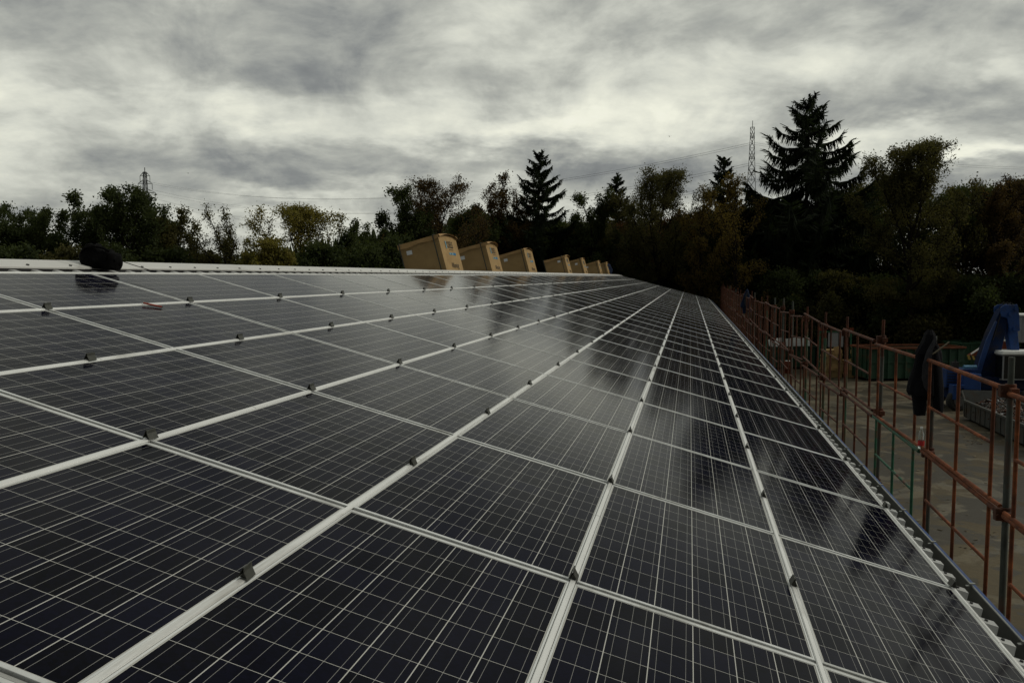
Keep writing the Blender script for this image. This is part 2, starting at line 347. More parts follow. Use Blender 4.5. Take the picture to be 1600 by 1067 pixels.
# ------------------------------------------------------------------ ground
def sheet(name, x0, x1, y0, y1, z, m, nx=1, ny=1, bump=0):
    mb = MB(); rs = random.Random(4)
    for j in range(ny+1):
        for i in range(nx+1): mb.v.append((x0+(x1-x0)*i/nx, y0+(y1-y0)*j/ny, z+(rs.uniform(-bump,bump) if bump else 0)))
    for j in range(ny):
        for i in range(nx):
            a = j*(nx+1)+i; mb.f.append((a,a+1,a+nx+2,a+nx+1)); mb.mi.append(0); mb.sm.append(True)
    return tag(mb.build(name, m), kind='structure')
def ground_mat():
    m = mat('forest_floor', (.030,.030,.017), .95, 0, .1, .4, .35, second=(.045,.032,.016), sthr=.55, sscale=.2, bump=.4, bscale=4)
    return m
def yard_mat():
    m = bpy.data.materials.new('yard_concrete'); m.use_nodes = True; t = NT(m.node_tree); p = t.N['Principled BSDF']
    g = t.node('ShaderNodeTexCoord').outputs['Object']
    n = t.noise(g, .12, 6, .6, .4); f = t.noise(g, 5.0, 6, .7)
    c = t.ramp(n, [(.32, (.062,.047,.025)), (.68, (.122,.097,.055))])
    wet = t.ramp(t.noise(t.v('ADD', g, (3.1, 8.2, 0)), .42, 5, .55, .8), [(.475, 0.0), (.515, 1.0)])
    wet2 = t.ramp(t.noise(t.v('ADD', g, (13.1, 28.2, 0)), 1.1, 4, .55, .4), [(.56, 0.0), (.59, 1.0)])
    wet = t.m('MAXIMUM', t.m('MULTIPLY', wet, .8), t.m('MULTIPLY', wet2, .75))
    c = t.mix(wet, c, (.028,.023,.014))
    pale = t.ramp(t.noise(t.v('ADD', g, (33.1, 5.2, 0)), .5, 6, .6, 1.0), [(.54, 0.0), (.58, 1.0)])
    c = t.mix(t.m('MULTIPLY', pale, .6), c, (.185,.160,.108))
    c = t.mix(t.m('MULTIPLY', t.ramp(f, [(.35, 1.0), (.6, 0.0)]), .35), c, (.055,.048,.034))
    # tyre tracks
    sp = t.node('ShaderNodeSeparateXYZ'); t.L.new(g, sp.inputs[0])
    warp = t.noise(g, .08, 2, .5)
    tr = t.m('SINE', t.m('MULTIPLY_ADD', sp.outputs[0], 1.9, t.m('MULTIPLY', warp, 18.0)))
    c = t.mix(t.m('MULTIPLY', t.ramp(tr, [(.80, 0.0), (1.0, 1.0)]), .28), c, (.05,.045,.035))
    t.L.new(c, p.inputs['Base Color'])
    t.L.new(t.m('MULTIPLY_ADD', wet, -.38, .85), p.inputs['Roughness']); p.inputs['Specular IOR Level'].default_value = .35
    b = t.node('ShaderNodeBump'); b.inputs['Strength'].default_value = .5; b.inputs['Distance'].default_value = .02
    t.L.new(f, b.inputs['Height']); t.L.new(b.outputs[0], p.inputs['Normal'])
    return m
sheet('ground', -900, 900, -300, 1500, GROUND-.004, ground_mat())
sheet('yard', V_EAVE*CT+.3, 75, -30, 70.5, GROUND, yard_mat())

def hill():
    """low wooded hill far behind on the left"""
    mb = MB(); nx, ny = 40, 14
    c = at_dist(470, 400, 330)
    for j in range(ny+1):
        for i in range(nx+1):
            a = (i/nx-.5)*2; b = j/ny
            x = c.x + a*230; y = c.y + (b-.3)*200
            prof = math.exp(-((a-.25)/.42)**2)
            z = GROUND-.3 + 26*prof*math.sin(min(1,b*1.25)*math.pi/2)*(1 if b < .8 else 1-(b-.8)*4) + 1.2*mnoise.noise(Vector((x*.03,y*.03,1)))
            mb.v.append((x,y,z if 0<j<ny and 0<i<nx else GROUND-1))
    for j in range(ny):
        for i in range(nx):
            k = j*(nx+1)+i; mb.f.append((k,k+1,k+nx+2,k+nx+1)); mb.mi.append(0); mb.sm.append(True)
    o = tag(mb.build('hill', MATS['forest_floor']), kind='structure')
    # the wood on it: thousands of conifers that read as one mass
    w = MB(); rs = random.Random(8); V = list(mb.v)
    for k in range(2600):
        i, j = rs.randrange(1,nx-1), rs.randrange(0,int(ny*.8))
        p = Vector(V[j*(nx+1)+i]).lerp(Vector(V[(j+1)*(nx+1)+i+1]), rs.random())
        p += Vector((rs.uniform(-6,6), rs.uniform(-6,6), -.8))
        h = rs.uniform(6,11); r = h*rs.uniform(.16,.26); n = 6
        for lv in range(3):
            z0 = h*(.08+.28*lv); z1 = z0+h*.42; rr = r*(1-.27*lv); o0 = rs.random()*6
            w.add([(p.x+rr*math.cos(o0+q*2*math.pi/n)*rs.uniform(.75,1.2), p.y+rr*math.sin(o0+q*2*math.pi/n)*rs.uniform(.75,1.2), p.z+z0) for q in range(n)]+[(p.x,p.y,p.z+min(z1,h))],
                  [(q,(q+1)%n,n) for q in range(n)])
    tag(w.build('far_wood', L_DGREEN), 'distant dark conifer wood covering the low hill on the horizon', 'wood', kind='stuff')
hill()

# ------------------------------------------------------------------ warehouse under the panels
def warehouse():
    root = empty('warehouse', (0, 20, GROUND), label='long low warehouse with a ribbed metal roof carrying the solar panels', cat='warehouse')
    inv = Matrix.Translation((0, -20, -GROUND))
    def B(mb, name, m, par=root, **k):
        o = mb.build(name, m, par, **k)
        o.data.transform(inv); return o
    OFF = APEX_V                                   # other slope mirrors about the ridge
    def R2(v, y, h):                               # v measured from the ridge, on either side
        p = R(OFF+v, y, h); return p
    A = R(APEX_V, 0, 0)
    def Rm(v, y, h):                               # mirrored slope
        p = R(APEX_V+v, y, h); return Vector((2*A.x-p.x, p.y, p.z))
    pitch, H0, H1 = .25, -.092, -.042
    prof = [(0,H0),(.112,H0),(.122,H1),(.200,H1),(.210,H0)]
    for side, fn in ((0, R2), (1, Rm)):
        mb = MB(); ys = []
        n = int((Y1-Y0)/pitch)
        for i in range(n+1):
            for (a,h) in prof: ys.append((Y0+i*pitch+a, h))
        v1 = V_EAVE-OFF
        for v in (.05, v1):
            for (yy,h) in ys: mb.v.append(tuple(fn(v, yy, h)))
        for yy, h in ys: mb.v.append(tuple(fn(v1, yy, h-.006)))   # the sheet's thickness at its cut edge
        k = len(ys)
        for i in range(k-1):
            mb.f.append((i, i+1, k+i+1, k+i) if side else (i, k+i, k+i+1, i+1)); mb.mi.append(0); mb.sm.append(False)
            mb.f.append((k+i, 2*k+i, 2*k+i+1, k+i+1)); mb.mi.append(0); mb.sm.append(False)
        # fastening screws near the eave on the rib tops
        mb.cur = 1
        for i in range(n):
            c = fn(v1-.05, Y0+i*pitch+.165, H1)
            mb.tube([c, c+Vector((ST,0,CT))*.008], .009, 6)
        B(mb, 'roof_sheet', [M_SHEET, M_SCREW])
    # ridge capping with profile filler below and screws
    mb = MB(); lo = APEX_V+.0
    cap = [(-.15,-.002),(-.15,.012),(-.17,.016),(APEX_V,.012)]
    pts = [R(v,0,h) for v,h in cap]; mir = [Vector((2*A.x-p.x,0,p.z)) for p in pts[:-1]][::-1]
    line = pts+mir; ncp = 24; seg = (Y1-Y0)/ncp
    for s in range(ncp):
        ya, yb = Y0+s*seg, Y0+(s+1)*seg+(.06 if s < ncp-1 else 0); up = .0015*(s % 2)
        v = [(p.x, yy, p.z+up) for yy in (ya,yb) for p in line]; k = len(line)
        mb.add(v, [(i, i+1, k+i+1, k+i) for i in range(k-1)])
    mb.cur = 1
    for i in range(int((Y1-Y0)/.5)):
        c = R(-.195, Y0+i*.5+.16+.03*math.sin(i*7.3), .016)
        mb.tube([c, c+Vector((ST,0,CT))*.010], .013, 6)
    B(mb, 'ridge_cap', [M_CAP, M_SCREW])
    mb = MB(); MT = Matrix.Translation(R(-.165,0,-.020)) @ Matrix.Rotation(TH,4,'Y')
    mb.box((-.01,Y0,-.03),(.01,Y1,.019), MT)
    B(mb, 'ridge_filler', M_DARK)
    mb = MB()
    for i in range(n):                               # the rib tops of the sheet run out under the capping
        mb.prism([(Y0+i*pitch+.115,-.05),(Y0+i*pitch+.135,-.012),(Y0+i*pitch+.195,-.012),(Y0+i*pitch+.215,-.05)], -.155, -.025, 'x', Matrix.Rotation(TH,4,'Y'))
    tag(B(mb, 'rib_closure', M_SHEET), kind='stuff')
    # gutter: a zinc trough with a bright rim, brackets and a blue film on its outside
    e = R(V_EAVE, 0, H0); gx, gz = e.x-.02, e.z-.012
    mb = MB(); t_ = .004
    w_, d_ = .135, .115
    poly = [(gx,gz-.02),(gx,gz-d_),(gx+w_,gz-d_),(gx+w_,gz),(gx+w_+t_,gz),(gx+w_+t_,gz-d_-t_),(gx-t_,gz-d_-t_),(gx-t_,gz-.02)]
    mb.prism(poly, Y0, Y1, 'y'); gut = B(mb, 'gutter', M_GUT)
    mb = MB(); mb.tube([(gx+w_+.004,Y0,gz+.004),(gx+w_+.004,Y1,gz+.004)], .0065, 8)
    B(mb, 'gutter_rim', M_RIM, gut)
    br = None; y = 2.2
    while y < 62:
        if br is None:
            mb = MB(); mb.prism([(gx+w_-.03,gz-.001),(gx+w_-.03,gz+.004),(gx+w_-.012,gz+.006),(gx+w_-.012,gz+.021),(gx+w_+.022,gz+.021),(gx+w_+.022,gz+.016),(gx+w_-.006,gz+.016),(gx+w_-.006,gz-.001)], -.0125, .0125, 'y')
            br = B(mb, 'gutter_bracket', M_RIM, gut); br.data.transform(Matrix.Translation((0,20,0))); q_ = br
        else:
            q_ = br.copy(); COL.objects.link(q_); q_.parent = gut
        q_.location = (0, y-20, 0); y += .86
    mb = MB(); mb.box((gx+w_+.016,Y0,gz-.13),(gx+w_+.046,Y1,gz-.012)); B(mb, 'blue_trim', M_BLUE, gut)
    # walls
    xr = e.x-.10; xl = 2*A.x-xr; zt = e.z-.03
    mb = MB()
    mb.prism([(xl,GROUND),(xr,GROUND),(xr,zt),(A.x,A.z-.12),(xl,zt)], Y0+.25, Y1-.25, 'y'); B(mb, 'wall', M_WALL)
warehouse()

# ------------------------------------------------------------------ solar panels
CELL_X, CELL_Y, PANEL_ROUGH = .1586, .1648, .105
M_CELLS = panel_mat()
PX, PY = W-.027, LP-.030                     # outer size of a panel
LX, LY = .0075, .018                          # frame lips along the rails and across them
def make_panel():
    root = empty('solar_panel')
    mb = MB()
    for s in (-1,1):
        mb.cbox((s*(PX-LX)/2,0,-.018),(LX,PY,.040)); mb.cbox((0,s*(PY-LY)/2,-.018),(PX-2*LX,LY,.040))
    mb.build('frame', M_ALU, root, bevel=.0015)
    mb = MB(); mb.box((-PX/2+LX-.001,-PY/2+LY-.001,-.006),(PX/2-LX+.001,PY/2-LY+.001,-.0005))
    mb.build('glass', M_CELLS, root)
    mb = MB(); mb.box((-W/2+.0145,LP/2-.0070,-.03),(W/2-.0145,LP/2+.0070,-.004)); mb.build('seam_strip', M_SEAL, root)
    return root
ROWS = ['in the top row under the ridge cap','in the second row below the ridge','in the third row below the ridge','in the middle row of the roof',
        'in the third row up from the gutter','in the second row up from the gutter','in the outermost row along the gutter']
proto = None
rs = random.Random(3)
for i in range(7):
    k = 0
    for s in range(-2, 40):
        vis = False
        for a in np.linspace(.0,1,9):
            for b in np.linspace(.0,1,9):
                q = project(R((i+a)*W,(s+b)*LP))
                if q and -5 < q[0] < 1605 and -5 < q[1] < 1072: vis = True
        if not vis: continue
        k += 1
        if proto is None: proto = make_panel(); o = proto
        else: o = copy_tree(proto)
        o.location = R((i+.5)*W, (s+.5)*LP, rs.uniform(-.001,.001)); o.rotation_euler = (rs.gauss(0,.0012), TH+rs.gauss(0,.0012), 0)
        tag(o, f'dark solar panel {ROWS[i]}, {nth(k)} from the near end', 'solar panel', 'solar panels laid in seven rows on the roof')

# ------------------------------------------------------------------ rails between the rows, each with its folded clamps
RAILN = ['rail along the top panel edge beside the ridge cap','rail between the first and second panel rows below the ridge','rail between the second and third panel rows below the ridge',
         'rail between the third row and the middle panel row','rail between the middle row and the row below it','rail between the second and third panel rows up from the gutter',
         'rail between the two panel rows nearest the gutter','rail along the outer panel edge beside the ribbed eave']
def clamp_mesh():
    mb = MB(); L, t_ = .066, .0026
    # a front leaf leaning up-slope and a taller back leaf behind it, joined by a foot; folded from one strip of sheet
    for sec in ([(.0155,.0),(-.0052,.0245),(-.0074,.0235),(.0125,.0)], [(-.0054,.0247),(-.0098,.0385),(-.0122,.0378),(-.0076,.0236)],
                [(-.0122,.0376),(-.0200,.0),(-.0224,.0),(-.0146,.0374)]):
        mb.prism(sec, -L/2, L/2, 'y')
    mb.prism([(.0120,.0003),(-.0074,.0232),(-.0190,.0003)], -L/2+.012, L/2-.012, 'y')
    return mb
cl0 = None
for i in range(8):
    root = empty('mounting_rail', R(i*W, 0), ROOF_ROT, 'long bright aluminium '+RAILN[i], 'mounting rail', 'aluminium rails between the panel rows')
    mb = MB(); hw = .0118 if 0 < i < 7 else .009
    y = Y0+.5; k = 0
    while y < 40*LP-.02:
        L = min(6.2, 40*LP-y); up = .0012*(k % 2)
        mb.prism([(-hw,.0005),(-hw+.003,.0065+up),(hw-.003,.0065+up),(hw,.0005)], y, y+L-.003, 'y'); y += L; k += 1
    mb.build('cap_strip', M_RAIL, root)
    mb = MB(); mb.box((-.0105,Y0+.5,-.055),(.0105,40*LP-.02,.0003)); mb.build('rail_channel', M_SEAL, root)
    if i == 0: continue
    off = 0.0 if i % 2 else .5
    rr = random.Random(20+i)
    for s in range(-1, 40):
        yy = (s+off)*LP + (.03 if off == 0 else 0) + rr.gauss(0,.012)
        if yy > 39.9*LP: continue
        q = project(R(i*W, yy))
        if not q or q[0] < -10 or q[0] > 1610 or q[1] > 1080: continue
        if cl0 is None: cl0 = clamp_mesh().build('clamp', M_CLAMP, root); c = cl0
        else: c = cl0.copy(); COL.objects.link(c); c.parent = root
        c.location = (.002, yy, .0072); c.rotation_euler = (0, rr.gauss(0,.05), rr.gauss(0,.03))

# ------------------------------------------------------------------ module boxes on the far slope
def text_part(body, size, m, parent, loc, rot, name='printed_text', shear=0.0):
    c = bpy.data.curves.new(name, 'FONT'); c.body = body; c.size = size; c.extrude = .001; c.shear = shear; c.align_x = 'CENTER'; c.align_y = 'CENTER'
    c.materials.append(m)
    tmp = bpy.data.objects.new('text_source', c); COL.objects.link(tmp); bpy.context.view_layer.update()
    me = bpy.data.meshes.new_from_object(tmp.evaluated_get(bpy.context.evaluated_depsgraph_get())); bpy.data.objects.remove(tmp); bpy.data.curves.remove(c)
    o = bpy.data.objects.new(name, me); COL.objects.link(o); o.parent = parent; o.location = loc; o.rotation_euler = rot
    return o
BW, BH, BD = 1.10, 1.17, 1.72
def make_box():
    root = empty('cardboard_box')
    n = 14
    mb = MB()                                                       # body with walls that bulge a little
    def wall(P):
        for j in range(n):
            for i in range(n):
                a = len(mb.v)
                mb.v += [tuple(P(i/n,j/n)),tuple(P((i+1)/n,j/n)),tuple(P((i+1)/n,(j+1)/n)),tuple(P(i/n,(j+1)/n))]
                mb.f.append((a,a+1,a+2,a+3)); mb.mi.append(0); mb.sm.append(True)
    bl = lambda a,b: .014*math.sin(math.pi*a)*math.sin(math.pi*b)
    wall(lambda a,b: ((a-.5)*BW, -BD/2-bl(a,b), b*BH)); wall(lambda a,b: ((.5-a)*BW, BD/2+bl(a,b), b*BH))
    wall(lambda a,b: (BW/2+bl(a,b), (a-.5)*BD, b*BH)); wall(lambda a,b: (-BW/2-bl(a,b), (.5-a)*BD, b*BH))
    wall(lambda a,b: ((a-.5)*BW, (.5-b)*BD, .0)); wall(lambda a,b: ((a-.5)*BW, (b-.5)*BD, BH))
    mb.build('body', M_CARD, root)
    # lid: shallow tray whose edges hang unevenly over the walls; the end flap bows up in an arch
    mb = MB(); rs_ = random.Random(5); N = 20; ox, oy, d = BW/2+.026, BD/2+.030, .10
    top = lambda a,b: BH+.012+.05*math.sin(math.pi*b)*max(0,a-.15)
    wall2 = []
    def skin(P, Q):
        for i in range(N):
            a0, a1 = i/N, (i+1)/N
            v = [Vector(P(a0)),Vector(P(a1)),Vector(Q(a1)),Vector(Q(a0))]
            mb.add(v, [(0,1,2,3)], True)
    hang = lambda a: .115+.03*math.sin(a*9.0)*math.sin(a*3.1)-.05*max(0,a-.62)*2
    skin(lambda a:((a-.5)*2*ox,-oy,top(a,0)), lambda a:((a-.5)*2*ox,-oy-.02-.012*math.sin(a*14),BH-hang(a)))
    skin(lambda a:((.5-a)*2*ox,oy,top(1-a,1)), lambda a:((.5-a)*2*ox,oy+.012,BH-hang(1-a)))
    skin(lambda b:(ox,(b-.5)*2*oy,top(1,b)), lambda b:(ox+.035+.045*math.sin(math.pi*b),(b-.5)*2*oy,BH-.055+.085*math.sin(math.pi*b)-.10*max(0,b-.8)))
    skin(lambda b:(-ox,(.5-b)*2*oy,top(0,1-b)), lambda b:(-ox-.012,(.5-b)*2*oy,BH-.085))
    for i in range(10):
        for j in range(N):
            a0,a1,b0,b1 = i/10,(i+1)/10,j/N,(j+1)/N
            mb.add([((a-.5)*2*ox,(b-.5)*2*oy,top(a,b)) for a,b in ((a0,b0),(a1,b0),(a1,b1),(a0,b1))], [(0,1,2,3)], True)
    mb.build('lid', M_CARDL, root)
    for x_ in (-.525, .43):                                          # packing straps round the box, across its width of sight
        mb2 = MB()
        mb2.box((x_-.014,-BD/2-.064,.0),(x_+.014,-BD/2-.058,BH+.03)); mb2.box((x_-.014,BD/2+.040,.0),(x_+.014,BD/2+.046,BH+.03))
        mb2.box((x_-.014,-BD/2-.064,BH+.030),(x_+.014,BD/2+.046,BH+.036)) 
        mb2.build('strap', M_STRAP, root)
    # printed end face (towards the roof): logo, blue bar, script
    fx = BW/2+.020
    er = (math.pi/2, 0, math.pi/2)
    text_part('OSELS', .21, M_INK, root, (fx,.02,BH*.78), er, 'logo').scale = (1.0,1.25,1)
    mb = MB(); mb.box((fx-.002,-.40,BH*.70),(fx,-.31,BH*.87)); mb.build('logo_bar', M_INKC, root)
    mb = MB(); mb.box((fx-.002,-.16,BH*.665),(fx,.26,BH*.675)); mb.build('printed_line', M_INK, root)
    mb = MB(); mb.box((fx-.002,-.24,BH*.55),(fx,.14,BH*.60)); mb.build('pale_bar', M_INKC, root)
    mb = MB(); mb.box((fx-.002,.14,BH*.545),(fx,.40,BH*.605)); mb.build('blue_bar', M_INKB, root)
    text_part('SERIE', .055, M_INKB, root, (fx+.002,-.05,BH*.575), er, 'bar_text')
    text_part('Warning', .20, M_INK, root, (fx,.06,BH*.30), er, 'script', .35)
    # camera-side face: icons along the foot, white label at the upper corner
    fy = -BD/2-.020; mb = MB()
    for j,x_ in enumerate((-.37,-.24)): mb.box((x_-.03,fy,.185),(x_+.03,fy+.002,.245))
    for x_,r_ in ((-.11,.022),(-.02,.012)): mb.tube([(x_,fy,.255),(x_,fy+.002,.255)], r_, 10)
    mb.box((.10,fy,.245),(.15,fy+.002,.285))
    c = [(.225+.034*math.cos(q*math.pi/8), fy, .285+.034*math.sin(q*math.pi/8)) for q in range(15)]
    mb.tube(c, .008, 4)
    mb.build('printed_symbols', M_INK, root)
    mb = MB(); mb.box((-.38,fy-.002,.86),(-.23,fy,.97), Matrix.Translation((-.3,0,.92)) @ Matrix.Rotation(.06,4,'Y') @ Matrix.Translation((.3,0,-.92)))
    mb.build('paper_label', M_PAPER, root)
    return root
apex = R(APEX_V,0,0); exm = Vector((CT,0,ST)); ezm = Vector((-ST,0,CT))
BOXES = [(20.0,0,'large brown cardboard box leaning behind the ridge, nearest and biggest of the row'),(25.3,.02,'second nearest brown cardboard box behind the ridge, between two larger printed boxes'),
         (31.9,-.01,'third brown cardboard box along the ridge, just before the gap in the row'),(43.1,.03,'brown cardboard box just past the gap in the row along the ridge'),
         (50.3,0,'small-looking brown cardboard box, second beyond the gap in the ridge row'),(59.8,.02,'brown cardboard box, third beyond the gap in the ridge row'),(65.8,-.03,'farthest brown cardboard box, beside the blue sheet at the end of the ridge')]
bp = None
for (y, a, lab) in BOXES:
    if bp is None: bp = make_box(); o = bp
    else: o = copy_tree(bp)
    p = apex + Vector((0,0,-.075)) - exm*(.45+.4*a+BW/2); o.location = (p.x, y+BD/2, p.z)
    o.rotation_euler = (0, -TH, a*.6)
    tag(o, lab, 'cardboard box', 'module boxes standing along the ridge')
    kb = BOXES.index((y,a,lab))
    for ch in o.children:
        if ch.name.startswith('paper_label'): ch.location.x += (0,.02,.05,.52,.50,.05,.03)[kb]; ch.location.z += (0,-.03,.01,.03,0,.02,-.02)[kb]
        if ch.name.startswith('lid'): ch.location.x += (0,.012,-.012,.01,-.01,.008,0)[kb]; ch.rotation_euler.y = (0,.012,-.01,.014,0,-.012,.01)[kb]; ch.rotation_euler.z = (0,.01,-.012,0,.012,0,.01)[kb]
        if ch.name.startswith('strap'): ch.location.x += (0,-.03,.02,-.05,.03,0,-.02)[kb]

# blue bundle and scraps at the far end of the ridge
def blob(c, r, name, m, seed, squash=(1,1,1), disp=.2, freq=2.0, parent=None, sub=4, sharp=0):
    bm = bmesh.new(); bmesh.ops.create_icosphere(bm, subdivisions=sub, radius=1)
    for v in bm.verts:
        n = v.co.normalized(); k = 1+disp*mnoise.fractal(n*freq+Vector((seed,seed*.7,1)), 1.0, 2.0, 4)
        k += disp*.35*(abs(mnoise.noise(n*freq*2.2+Vector((seed,3,seed))))-.2)
        v.co = Vector((n.x*squash[0],n.y*squash[1],n.z*squash[2]))*k*r
    zmin = min(v.co.z for v in bm.verts)*.72
    for v in bm.verts: v.co.z = max(v.co.z, zmin)
    me = bpy.data.meshes.new(name); bm.to_mesh(me); bm.free(); me.materials.append(m)
    for p in me.polygons: p.use_smooth = True
    o = bpy.data.objects.new(name, me); COL.objects.link(o); o.location = c
    if parent is not None: o.parent = parent
    return o
pb = apex + Vector((0,0,-.06)) - exm*1.0
tag(blob((pb.x, 67.2, pb.z+.55), .62, 'tarp_bundle', M_NAVY, 4, (1,1,1.1), .2), 'dark blue tarpaulin bundle behind the ridge beside the farthest cardboard box', 'bundle')

# black bag on the ridge
def ridge_bag():
    c = at_dist(158, 411, 7.6+1.75)
    c = R(-.13, 5.50, .002)
    root = empty('bag', c, (0,0,.15), 'crumpled black bag with a thin strap lying on the white ridge cap', 'bag')
    bm = bmesh.new(); bmesh.ops.create_icosphere(bm, subdivisions=5, radius=1)
    for v in bm.verts:
        n = v.co.normalized()
        q = [math.copysign(abs(x)**.62, x) for x in n]
        x,y,z = q[0]*.170, q[1]*.13, q[2]*.092
        top = max(0,q[2]); z += top*.055*math.exp(-((q[0]+.35)/.35)**2) + top*.02*math.exp(-((q[0]-.55)/.3)**2)
        x += -.04*max(0,-q[0])*(q[2]+.3)
        z += (.042*mnoise.fractal(Vector((x*9,y*9,z*12+4)),1,2,4)) ; x += .012*mnoise.noise(Vector((x*14,y*14+3,z*14))); 
        fold = abs(mnoise.noise(Vector((x*16+z*9,y*10,z*22))))
        z -= .026*(1-fold)**4; 
        v.co = Vector((x,y,max(z,-.085)))
    me = bpy.data.meshes.new('body'); bm.to_mesh(me); bm.free(); me.materials.append(M_BAG)
    for p in me.polygons: p.use_smooth = True
    o = bpy.data.objects.new('body', me); COL.objects.link(o); o.parent = root; o.location = (0,0,.092); o.rotation_euler = (0,.10,0)
    mb = MB(); pts = []
    for k in range(17):
        a = k/16; pts.append((.17+.30*a, .02+.05*math.sin(a*5), .085*(1-a)**2+.004-.30*a*.0-(.17+.3*a)*0+.02*math.sin(a*math.pi)))
    mb.tube(pts, .0035, 6); s = mb.build('strap', M_BAG, root)
    s.rotation_euler = (0, .06, .45)
    mb = MB()
    p = [(-.15,-.10,.15),(-.10,-.12,.20),(-.02,-.12,.215),(.06,-.11,.20),(.12,-.09,.17)]
    mb.tube(p, .010, 6); mb.build('carry_handle', M_BAG, root)
ridge_bag()

# red pencil on the rail
p0 = R(W*1.0+.025,0,.02); 
def on_roof(px, py, h):
    d = ray(px,py); n = Vector((ST,0,CT)); t = (h-CAM.dot(n))/d.dot(n); return CAM+d*t
a, b = on_roof(224,473.5,.018), on_roof(255,480,.010)
root = empty('pencil', a, label='red carpenter pencil lying across the second rail near the bag', cat='pencil')
u = (b-a); mb = MB(); mb.tube([(0,0,0),tuple(u*.92)], .0075, 6, smooth=False); mb.build('shaft', M_PENC, root)
mb = MB(); mb.tube([tuple(u*.92),tuple(u)], [.007,.0015], 6); mb.build('tip', M_INK, root)

# ------------------------------------------------------------------ scaffold beside the eave
XS, YS0, BAY = 7.84, 5.78, 2.51
rs = random.Random(12)
def tube_obj(name, pts, r, m, par, n=10):
    mb = MB(); mb.tube(pts, r, n); return mb.build(name, m, par)
def make_pole(m, spig, bare):
    root = empty('scaffold_pole'); H = -.67-GROUND
    tube_obj('tube', [(0,0,0),(0,0,H-.52),(0,0,H-.50)], [.0255,.0255,.0255], m, root)
    tube_obj('spigot', [(0,0,H-.50),(0,0,H)], .0235 if bare else .0195, spig, root)
    for z in (H-.27, H-1.27, H-2.25):
        c = MB(); c.tube([(0,0,z-.055),(0,0,z+.055)], .042, 10); c.box((-.085,-.03,z-.05),(-.02,.03,z+.05)); c.box((-.03,-.10,z-.03),(.03,.10,z+.03)); c.tube([(-.07,-.045,z),(-.07,.045,z)], .012, 6)
        c.build('coupler', M_RUSTD, root, bevel=.006)
    mb = MB(); mb.cbox((0,0,.006),(.15,.15,.012)); mb.tube([(0,0,.0),(0,0,.2)], .032, 10); mb.build('base_plate', M_RUSTD, root)
    return root
def make_frame(m):
    """guardrail frame one bay long: top and middle rails, bottom rail, three uprights"""
    root = empty('guardrail_frame'); L = BAY-.10
    tube_obj('top_rail', [(0,.05,.96),(0,.05+L,.96)], .021, m, root)
    tube_obj('bottom_rail', [(0,.05,.0),(0,.05+L,.0)], .019, m, root)
    U = (.32,1.28,2.28)
    for y in U: tube_obj('upright', [(.004,y,-.02),(.004,y,.955)], .0165, m, root)
    tube_obj('middle_rail', [(0,U[0],.47),(0,U[2],.47)], .015, m, root)
    return root
NP = 27
protos = {}
for k in range(-1, NP):
    green = k in (3,4,5,9,14)
    bare = k < 2 or k in (6,7,8,11,13,17,20); key = ('p', green, bare)
    if key not in protos: protos[key] = make_pole(M_POLEG if green else M_POLE, (M_POLE if bare else M_RUSTD), bare); o = protos[key]
    else: o = copy_tree(protos[key])
    o.location = (XS+rs.gauss(0,.01), YS0+k*BAY, GROUND+(rs.gauss(0,.05) if k > 1 else 0)); o.rotation_euler = (rs.gauss(0,.002), rs.gauss(0,.003), rs.uniform(-.2,.2))
    if k >= 0: lab = f"{'green' if green else 'grey'} rust-stained scaffold pole beside the gutter, {nth(k+1)} from the camera end"
    else: lab = 'grey scaffold pole before the first one seen, at the near corner of the eave'
    tag(o, lab, 'scaffold pole', 'scaffold poles along the eave')
    if k == NP-1: continue
    for tier, zt in ((0,-1.90),(1,-2.92)):
        gr = (tier == 1 and k == 1)
        key = ('f', 'g' if gr else ('r' if k < 2 else 'd'))
        if key not in protos: protos[key] = make_frame({'g':M_GRNP,'r':M_RUST,'d':M_RUSTD}[key[1]]); o = protos[key]
        else: o = copy_tree(protos[key])
        dz = rs.gauss(0,.02) if k < 3 else rs.gauss(0,.045)
        o.location = (XS-.055 if tier == 0 else XS-.06, YS0+k*BAY, zt+dz); o.rotation_euler = (rs.gauss(0,.006) if k < 3 else rs.gauss(0,.022), 0, 0)
        c = 'green' if gr else ('bright rusty orange' if k < 2 else 'dark rusty')
        t_ = 'upper' if tier == 0 else 'lower'
        if k >= 0: lab = f"{c} {t_} guardrail frame in the {nth(k+1)} scaffold bay from the camera end"
        else: lab = f"rusty {t_} guardrail frame at the near corner, before the first scaffold bay"
        tag(o, lab, 'guardrail', 'guardrail frames of the scaffold')

# ------------------------------------------------------------------ clothes hung on the scaffold, bottle
def loft(mb, secs, n=44, fold=.02, seed=1, freq=5, close=True):
    rings = []
    for i,(z,cx,cy,rx,ry) in enumerate(secs):
        ring = []
        for j in range(n):
            a = 2*math.pi*j/n
            w = 1+fold*7*mnoise.noise(Vector((math.cos(a)*freq*.5+seed, math.sin(a)*freq*.5, z*2.2+seed)))+fold*1.6*math.sin(a*5+seed+z*4+2*mnoise.noise(Vector((z*3,a,seed))))*min(1,i*.12)
            ring.append((cx+rx*w*math.cos(a), cy+ry*w*math.sin(a), z+.02*mnoise.noise(Vector((a*2,z*3,seed)))))
        rings.append(ring)
    k = len(rings)
    mb.add([p for r_ in rings for p in r_], [(i*n+j,i*n+(j+1)%n,(i+1)*n+(j+1)%n,(i+1)*n+j) for i in range(k-1) for j in range(n)], True)
    if close: mb.add(rings[0],[tuple(range(n))]); mb.add(rings[-1],[tuple(range(n))[::-1]])
def smooth_secs(s, m=5):
    out = []
    for i in range(len(s)-1):
        for k in range(m):
            t_ = k/m; t_ = t_*t_*(3-2*t_); out.append(tuple(s[i][q]*(1-t_)+s[i+1][q]*t_ for q in range(5)))
    out.append(s[-1]); return out
